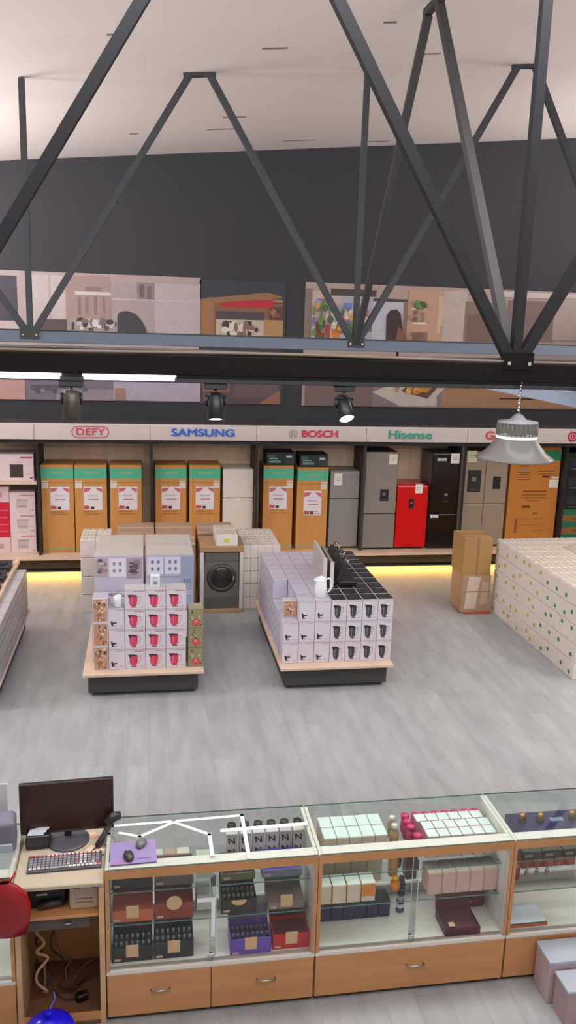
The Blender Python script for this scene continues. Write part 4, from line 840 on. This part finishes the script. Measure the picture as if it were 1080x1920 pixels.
# boxes printed with N and black-capped bottles behind them
nb = []
for k in range(6):
    x = .50+.083*k
    t = thing('perfume_box', 'grey perfume box printed with black N letters, %s from the left' % ORD[k], 'perfume box', (x, 4.58, S2), 0, 'grey perfume boxes printed with N')
    c = 'dcd0d4' if k < 5 else 'd8cec4'
    MB().box(-.036, .036, 0, .05, 0, .165, C(c if k != 4 else 'c4bab8', .5), .002).build('box_body', t)
    for z in (.042, .118):
        me = text_mesh('N', .060, C('1d1b1e'), ext=.0008, shear=-.1, fat=.0015); link('lettering', me, t, (0, -.0015, z))
    bt = thing('perfume_bottle', 'black-capped perfume bottle behind the N boxes, %s from the left' % ORD[k], 'perfume bottle', (x+.005, 4.675, S2), 0, 'black-capped bottles behind the N boxes')
    MB().lathe([(.026, 0), (.028, .01), (.028, .12), (.016, .135), (.014, .14)], C('a0a8a2', .2), n=18).build('bottle_glass', bt); MB().lathe([(.026, .14), (.028, .146), (.027, .175), (.001, .18)], C('1a1d1c', .3), n=18).build('cap', bt)
# ---- second showcase
wbx = carton('white_perfume_box', .078, .115, .15, C('d3bfae', .5), 'd5e2df', [('F', (.1, .3, .9, .36), 'c3a890')])
for d in range(2):
    for c in range(5):
        tag(link('white_perfume_box', wbx, None, (1.095+.081*c, 4.545+.118*d, S2)), 'white-topped perfume box, %s from left, %s row back in the second showcase' % (ORD[c], ORD[d]), 'perfume box', 'white-topped perfume boxes under the second glass top')
def bottle(name, lab, x, y, z, h, r, glassc, capc, grp=None, band=None, cat='perfume bottle'):
    t = thing(name, lab, cat, (x, y, z), 0, grp)
    MB().lathe([(r*.9, 0), (r, .006), (r, h*.62), (r*.55, h*.72), (r*.5, h*.76)], C(glassc, .18), n=20).build('bottle_glass', t)
    MB().lathe([(r*.6, h*.76), (r*.72, h*.78), (r*.7, h*.97), (.001, h)], C(capc, .25, .2), n=18).build('cap', t)
    if band: MB().lathe([(r*1.02, h*.30), (r*1.02, h*.42)], C(band, .3, .6), n=20, cap=False).build('band', t)
    return t
bottle('perfume_bottle', 'pale gold perfume bottle with white cap right of the white boxes', 1.535, 4.60, S2, .15, .030, 'a88e6a', 'd8d8d4', band='c8a050')
bottle('perfume_bottle', 'second pale gold perfume bottle behind the first', 1.545, 4.69, S2, .15, .028, 'a88e6a', 'dcdcd8', band='c8a050')
ob = carton('white_orange_box', .085, .11, .125, C('d9c6b2', .5), 'dce2da', [('L', (0, 0, 1, 1), 'd99a50'), ('F', (.93, 0, 1, 1), 'd99a50')])
ob2 = carton('white_orange_box', .085, .11, .125, C('d9c6b2', .5), 'dce2da', [('F', (0, .3, 1, .95), 'd98a34'), ('F', disc(.5, .5, .3, .18), 'e2791c')])
for c in range(4):
    tag(link('white_orange_box', ob if c < 3 else ob2, None, (1.045+.091*c, 4.42, S1)), ('cream box with orange edge on the middle shelf of the second showcase, %s from left' % ORD[c]) if c < 3 else 'cream box with big orange print at the right end of its row', 'perfume box', 'cream and orange boxes on the middle shelf')
ob3 = carton('cream_box', .10, .11, .16, C('cbb59a', .55), 'b9a98c', [('L', (0, 0, 1, 1), 'c8823c'), ('T', (0, 0, .04, 1), 'c8823c')])
for c in range(4):
    tag(link('cream_box', ob3, None, (1.09+.104*c, 4.60, S1)), 'taller cream box behind the orange-edged ones, %s from left' % ORD[c], 'perfume box', 'taller cream boxes on the middle shelf')
bottle('orange_bottle', 'round orange perfume bottle in front of the taller one', 1.515, 4.46, S1, .085, .030, 'd8780c', 'e09a10', grp='orange bottles in the second showcase')
bottle('orange_bottle', 'tall orange perfume bottle beside the cream boxes', 1.54, 4.60, S1, .17, .032, 'd88818', 'e0a818', grp='orange bottles in the second showcase')
nv = carton('navy_perfume_box', .074, .12, .115, C('141d44', .4, name='navy_card', var=.15), '2a2c4c', [('F', (.03, .05, .06, .95), '27356e'), ('F', (.3, .3, .7, .36), '27356e')])
for c in range(6):
    tag(link('navy_perfume_box', nv, None, (1.085+.077*c, 4.56, F0)), 'navy perfume box on the floor of the second showcase, %s from left' % ORD[c], 'perfume box', 'navy perfume boxes on the showcase floor')
nb_ = thing('spiral_perfume_bottle', 'tall navy perfume bottle with white stripes right of the navy boxes', 'perfume bottle', (1.585, 4.54, F0))
q = MB()
for k in range(7): q.lathe([(.016+.005*(k % 2), .0+.03*k), (.026, .008+.03*k), (.026, .022+.03*k), (.016, .030+.03*k)], C('20264e' if k % 2 == 0 or k > 3 else 'c9ccd8', .25), n=18)
q.build('bottle_glass', nb_); MB().lathe([(.018, .21), (.02, .215), (.018, .25), (.001, .255)], C('3a3c62', .3), n=18).build('cap', nb_)
# pink range
pkx = carton('pink_perfume_box', .0725, .082, .15, C('ceaeb0', .5), 'd9e4e4', [('L', (0, 0, 1, 1), 'c47a8c'), ('T', (0, 0, .03, 1), 'c8607e'), ('T', (0, .96, 1, 1), 'c8607e')])
for d in range(3):
    for c in range(6):
        if (d == 0 and c == 0): pass
        tag(link('pink_perfume_box', pkx, None, (1.735+.0755*c - (.02 if d == 2 else 0), 4.475+.085*d, S2)), 'white-topped pink perfume box, %s from left, %s row back' % (ORD[c], ORD[d]), 'perfume box', 'white-topped pink boxes under the second glass top')
def pinkb(k, x, y, lab):
    t = thing('pink_round_bottle', lab, 'perfume bottle', (x, y, S2), 0, 'magenta bottles around the pink boxes')
    MB().lathe([(.018, 0), (.026, .012), (.028, .05), (.024, .10), (.016, .10)], C('b01850', .25), n=16).build('bottle_glass', t); MB().lathe([(.014, .10), (.016, .105), (.016, .108)], C('c8a050', .3, .8), n=16).build('collar', t); MB().lathe([(.014, .108), (.028, .113), (.029, .128), (.016, .137), (.0005, .14)], C('cc2a64', .3), n=16).build('cap', t)
for k in range(8): pinkb(k, 1.64+.068*k, 4.72, 'magenta bottle in the back row behind the pink boxes, %s from left' % ORD[k])
pinkb(8, 1.635, 4.655, 'magenta bottle left of the pink boxes, just before the back row'); pinkb(9, 1.64, 4.595, 'magenta bottle left of the pink boxes, middle'); pinkb(10, 1.655, 4.50, 'magenta bottle at the near left of the pink boxes')
pk2 = carton('pale_pink_box', .088, .13, .15, C('d3aea2', .5), 'cfc0ae', [('F', (.94, 0, 1, 1), 'c8988c')])
for c in range(5):
    tag(link('pale_pink_box', pk2, None, (1.745+.091*c, 4.44, S1)), 'pale pink perfume box on the middle shelf, %s from left' % ORD[c], 'perfume box', 'pale pink boxes on the middle shelf')
tag(link('maroon_box', carton('maroon_box', .07, .09, .165, C('5a2c2c', .45), '4c2426'), None, (1.645, 4.58, S1)), 'tall maroon box on the middle shelf left of the pale pink boxes', 'box')
bottle('maroon_bottle', 'brown perfume bottle on the middle shelf left of the maroon box', 1.60, 4.68, S1, .15, .024, '4c3030', '6a4a44')
mg = gift('gift_box', 'maroon gift box lying open on the floor of the second showcase', 1.795, 2.02, 4.27, F0, .055, .10, '4e2832', '5e0c16', inside='5c2c34', note=None, grp='gift boxes on the second showcase floor', dep=.19, tag_=False)
MB().box(-.08, -.045, .02, .055, .056, .062, C('d8b49c', .5)).build('price_note', mg)
bottle('dark_red_bottle', 'slim dark red bottle with gold letters beside the maroon gift box', 2.035, 4.52, F0, .15, .02, '4c0f14', '8a6a50', band='c09050')
tag(link('dark_red_box', carton('dark_red_box', .085, .09, .16, C('7a1016', .4), '5c0c12'), None, (2.10, 4.56, F0)), 'dark red upright box at the right end of the second showcase floor', 'box')
# ---- third showcase
tray = thing('navy_gift_set', 'navy gift tray with gold-capped bottles under the third glass top', 'gift box', (2.59, 4.46, S2))
MB().box(-.27, .29, 0, .24, 0, .10, C('1b2350', .3, name='navy_satin', var=.25, scale=14), .004).build('tray', tray)
MB().box(.0, .09, .12, .16, .10, .102, C('7f8ca0', .4)).build('printed_label', tray)
for k, (x, y) in enumerate([(-.20, .13), (-.08, .12), (.14, .12)]):
    MB().lathe([(.024, .1), (.026, .105), (.026, .135), (.014, .14)], C('101018', .2), c=(x, y, 0), n=16).build('bottle_glass', tray); MB().lathe([(.018, .138), (.020, .142), (.018, .165), (.001, .168)], C('b98c3c', .3, .7), c=(x, y, 0), n=16).build('cap', tray)
ol = carton('olive_box', .13, .08, .05, C('3e3a2c', .5), '4a4636', [('F', (.1, .3, .5, .7), '8c8470')])
for c in range(3):
    tag(link('olive_box', ol, None, (2.36+.135*c, 4.39, S2)), 'dark olive flat box on the upper shelf of the third showcase, %s from left' % ORD[c], 'box', 'olive boxes in the third showcase')
cr_ = carton('coral_box', .072, .10, .115, C('b8544c', .5), 'c47a60', [('F', (.4, .05, .6, .95), 'c86c60')])
for c in range(6):
    tag(link('coral_box', cr_, None, (2.36+.076*c, 4.60, S1)), 'coral perfume box on the middle shelf of the third showcase, %s from left' % ORD[c], 'perfume box', 'coral boxes in the third showcase')
tag(link('coral_box', cr_, None, (2.255, 4.46, S1)), 'coral perfume box standing alone in front at the left post', 'perfume box', 'coral boxes in the third showcase')
bottle('amber_bottle', 'amber red bottle with pale cap beside the lone coral box', 2.325, 4.47, S1, .10, .022, '9c2410', 'c89a5c')
for k in range(3): bottle('small_bottle', 'tiny silver bottle before the coral row, %s from left' % ORD[k], 2.40+.07*k, 4.48, S1, .05, .014, 'a8888c', 'd8d4d4', grp='tiny bottles before the coral row')
for k, (c, lab) in enumerate([('c9622c', 'flat orange box at the bottom of the third showcase'), ('1e2a34', 'thin dark folder on the orange box'), ('d8dde6', 'flat white box on top of the folder')]):
    tag(link('flat_box', carton('flat_box', .27-.015*k, .17, (.022, .006, .016)[k], C(c, .5)), None, (2.345, 4.38, F0+(0, .022, .028)[k])), lab, 'box')
# ---- inside and around the desk
til = thing('label_printer', 'cream boxy printer with two slots and blue sticker on the desk shelf', 'printer', (-.365, 4.36, .718))
MB().box(-.082, .082, -.055, .10, 0, .165, C('b39a86', .45, name='cream_plastic'), .012, seg=2).build('housing', til)
q = MB(); q.box(-.05, .05, -.057, -.054, .045, .05, '6b5648'); q.box(-.05, .05, -.057, -.054, .068, .073, '6b5648'); q.build('slot', til)
MB().box(.045, .068, -.057, -.054, .135, .155, C('3a3ac0', .5)).build('sticker', til); MB().box(-.06, -.02, -.0565, -.054, .135, .145, C('5a4438')).build('printed_mark', til)
u = thing('power_supply_unit', 'black boxy power unit on the desk shelf left of the cream printer', 'power unit', (-.57, 4.42, .718))
MB().box(-.11, .10, -.08, .10, 0, .12, C('15110f', .5), .01).build('housing', u); MB().tube([(-.05, -.10, .03), (.08, -.09, .045)], .02, C('3a2a2c', .4), 12).build('cable_roll', u); MB().box(-.06, .0, -.083, -.078, .085, .095, C('c8b48c', .5)).build('label_strip', u)
ad = thing('power_adapter', 'black power adapter lying on the floor of the desk opening', 'power adapter', (-.40, 4.40, .03), .4)
MB().box(-.035, .035, -.025, .025, 0, .05, C('141013', .4), .008).build('adapter_body', ad); MB().tube([(-.03, 0, .03), (-.09, .03, .02), (-.14, .07, .06), (-.17, .09, .20)], .004, black_pl, 6).build('cord', ad)
cr = random.Random(11)
for k, (x, c, lab) in enumerate([(-.66, '241d1c', 'black cable bundle hanging inside the desk at far left'), (-.635, '8c6a4c', 'tan looped cable hanging inside the desk'), (-.60, '1d1816', 'black cable trailing across the desk floor'), (-.64, 'b29070', 'pale cable loop hanging lowest inside the desk'), (-.55, '4a2c22', 'brown cable crossing the desk back panel')]):
    pts = [(x, 4.50-.02*k, .60)]
    for s in range(9): pts.append((x+cr.uniform(-.02, .05)+.012*s*(k in (2, 4)), 4.50-.022*k+cr.uniform(-.03, .03), max(.045+.012*k, .56-.065*s)))
    if k in (2, 4): pts += [(-.40, 4.52, .06+.1*(k == 4)), (-.31, 4.55, .09+.1*(k == 4))]
    # smooth
    P = [Vector(p) for p in pts]; S = []
    for a, b, c_, d_ in zip([P[0]]+P[:-2], P[:-1], P[1:], P[2:]+[P[-1]]):
        for q_ in range(5):
            u_ = q_/5; S.append(.5*((2*b)+(-a+c_)*u_+(2*a-5*b+4*c_-d_)*u_*u_+(-a+3*b-3*c_+d_)*u_**3))
    S.append(P[-1])
    tag(MB().tube(S, .009 if k in (1, 3) else .006, C(c, .5), 7).build('computer_cable'), lab, 'cable', 'cables tangled inside the desk')
# red bag
rb = thing('red_bag', 'red plastic bag hanging at the desk end on the left edge', 'bag', (-.765, 4.16, .70))
q = MB(); prof = [(.02, .02, 0), (.10, .04, .015), (.125, .05, .09), (.13, .05, .18), (.115, .045, .25), (.07, .03, .30), (.03, .015, .33)]; rings = []; ri = q.mi(C('8c0a16', .35, name='red_plastic_film', var=.15))
rr = random.Random(8)
for (a, b, z) in prof: rings.append([q.bm.verts.new((a*math.cos(2*math.pi*k/18)*(1+rr.uniform(-.05, .05)), b*math.sin(2*math.pi*k/18)*(1+rr.uniform(-.15, .15)), z)) for k in range(18)])
for a, b in zip(rings, rings[1:]):
    for k in range(18): f = q.bm.faces.new((a[k], a[(k+1) % 18], b[(k+1) % 18], b[k])); f.material_index = ri; f.smooth = True
q.bm.faces.new(list(reversed(rings[0]))).material_index = ri
q.build('bag_body', rb); MB().tube([(.02, 0, .32), (.035, .01, .345), (.05, .05, .35)], .007, C('b01020', .35), 8).build('tied_handle', rb)
# blue balloon
bb = thing('blue_balloon', 'shiny blue balloon with knot lying on the floor before the desk', 'balloon', (-.545, 4.035, 0))
MB().lathe([(.0005, 0), (.06, .012), (.11, .045), (.145, .10), (.15, .155), (.125, .21), (.08, .245), (.03, .262), (.0005, .266)], C('1a12c8', .22, name='glossy_blue_rubber', var=.1), n=40).build('balloon_body', bb)
MB().lathe([(.006, .262), (.008, .275), (.018, .30), (.014, .305)], C('1a12c8', .3), n=14).build('knot', bb)
MB().tube([(0, 0, .29), (.01, .03, .31), (.03, .06, .33), (.02, .08, .36)], .004, C('4a42c8', .4), 6).build('ribbon', bb)
# white boxes at lower right
wbm = carton('white_shoe_box', .46, .16, .20, C('cfc9d2', .5, name='glossy_white_board', var=.03), 'd9dde8', [])
wa = thing('white_storage_box', 'tall white box against the third showcase at the lower right', 'box', (2.61, 4.13, 0))
MB().box(-.23, .23, -.09, .09, 0, .27, C('b9a5a6', .5), .003).build('box_body', wa); MB().box(-.235, .235, -.095, .095, .27, .295, C('a9aebb', .4), .003).build('lid', wa)
wa = thing('white_storage_box', 'lower white box standing in front of the taller one at lower right', 'box', (2.64, 3.94, 0))
MB().box(-.23, .23, -.08, .08, 0, .225, C('a89090', .5), .003).build('box_body', wa); MB().box(-.235, .235, -.085, .085, .225, .245, C('a9aebb', .4), .003).build('lid', wa)
# left-edge clutter on the showcase beyond the desk
tm = thing('card_terminal', 'grey rounded machine with pale front strip on the glass at the left edge', 'machine', (-.86, 4.50, 1.004), .1)
MB().box(-.13, .11, -.06, .09, 0, .20, C('6e6c7c', .45, name='lilac_grey_plastic'), .03, seg=4).build('housing', tm); MB().box(-.12, .09, -.068, -.055, .015, .07, C('9fa8b8', .4), .006).build('front_strip', tm)
tag(MB().box(-.10, .10, -.004, .004, 0, .30, C('cfd0d2', .6)).build('white_sheet', None, (-.925, 4.70, 1.004)), 'upright white sheet behind the grey machine at the left edge', 'paper')

for o in bpy.data.objects:
    if o.get('label') and not 4 <= len(str(o['label']).replace('-', ' ').split()) <= 16: print('LABEL?', o['label'])
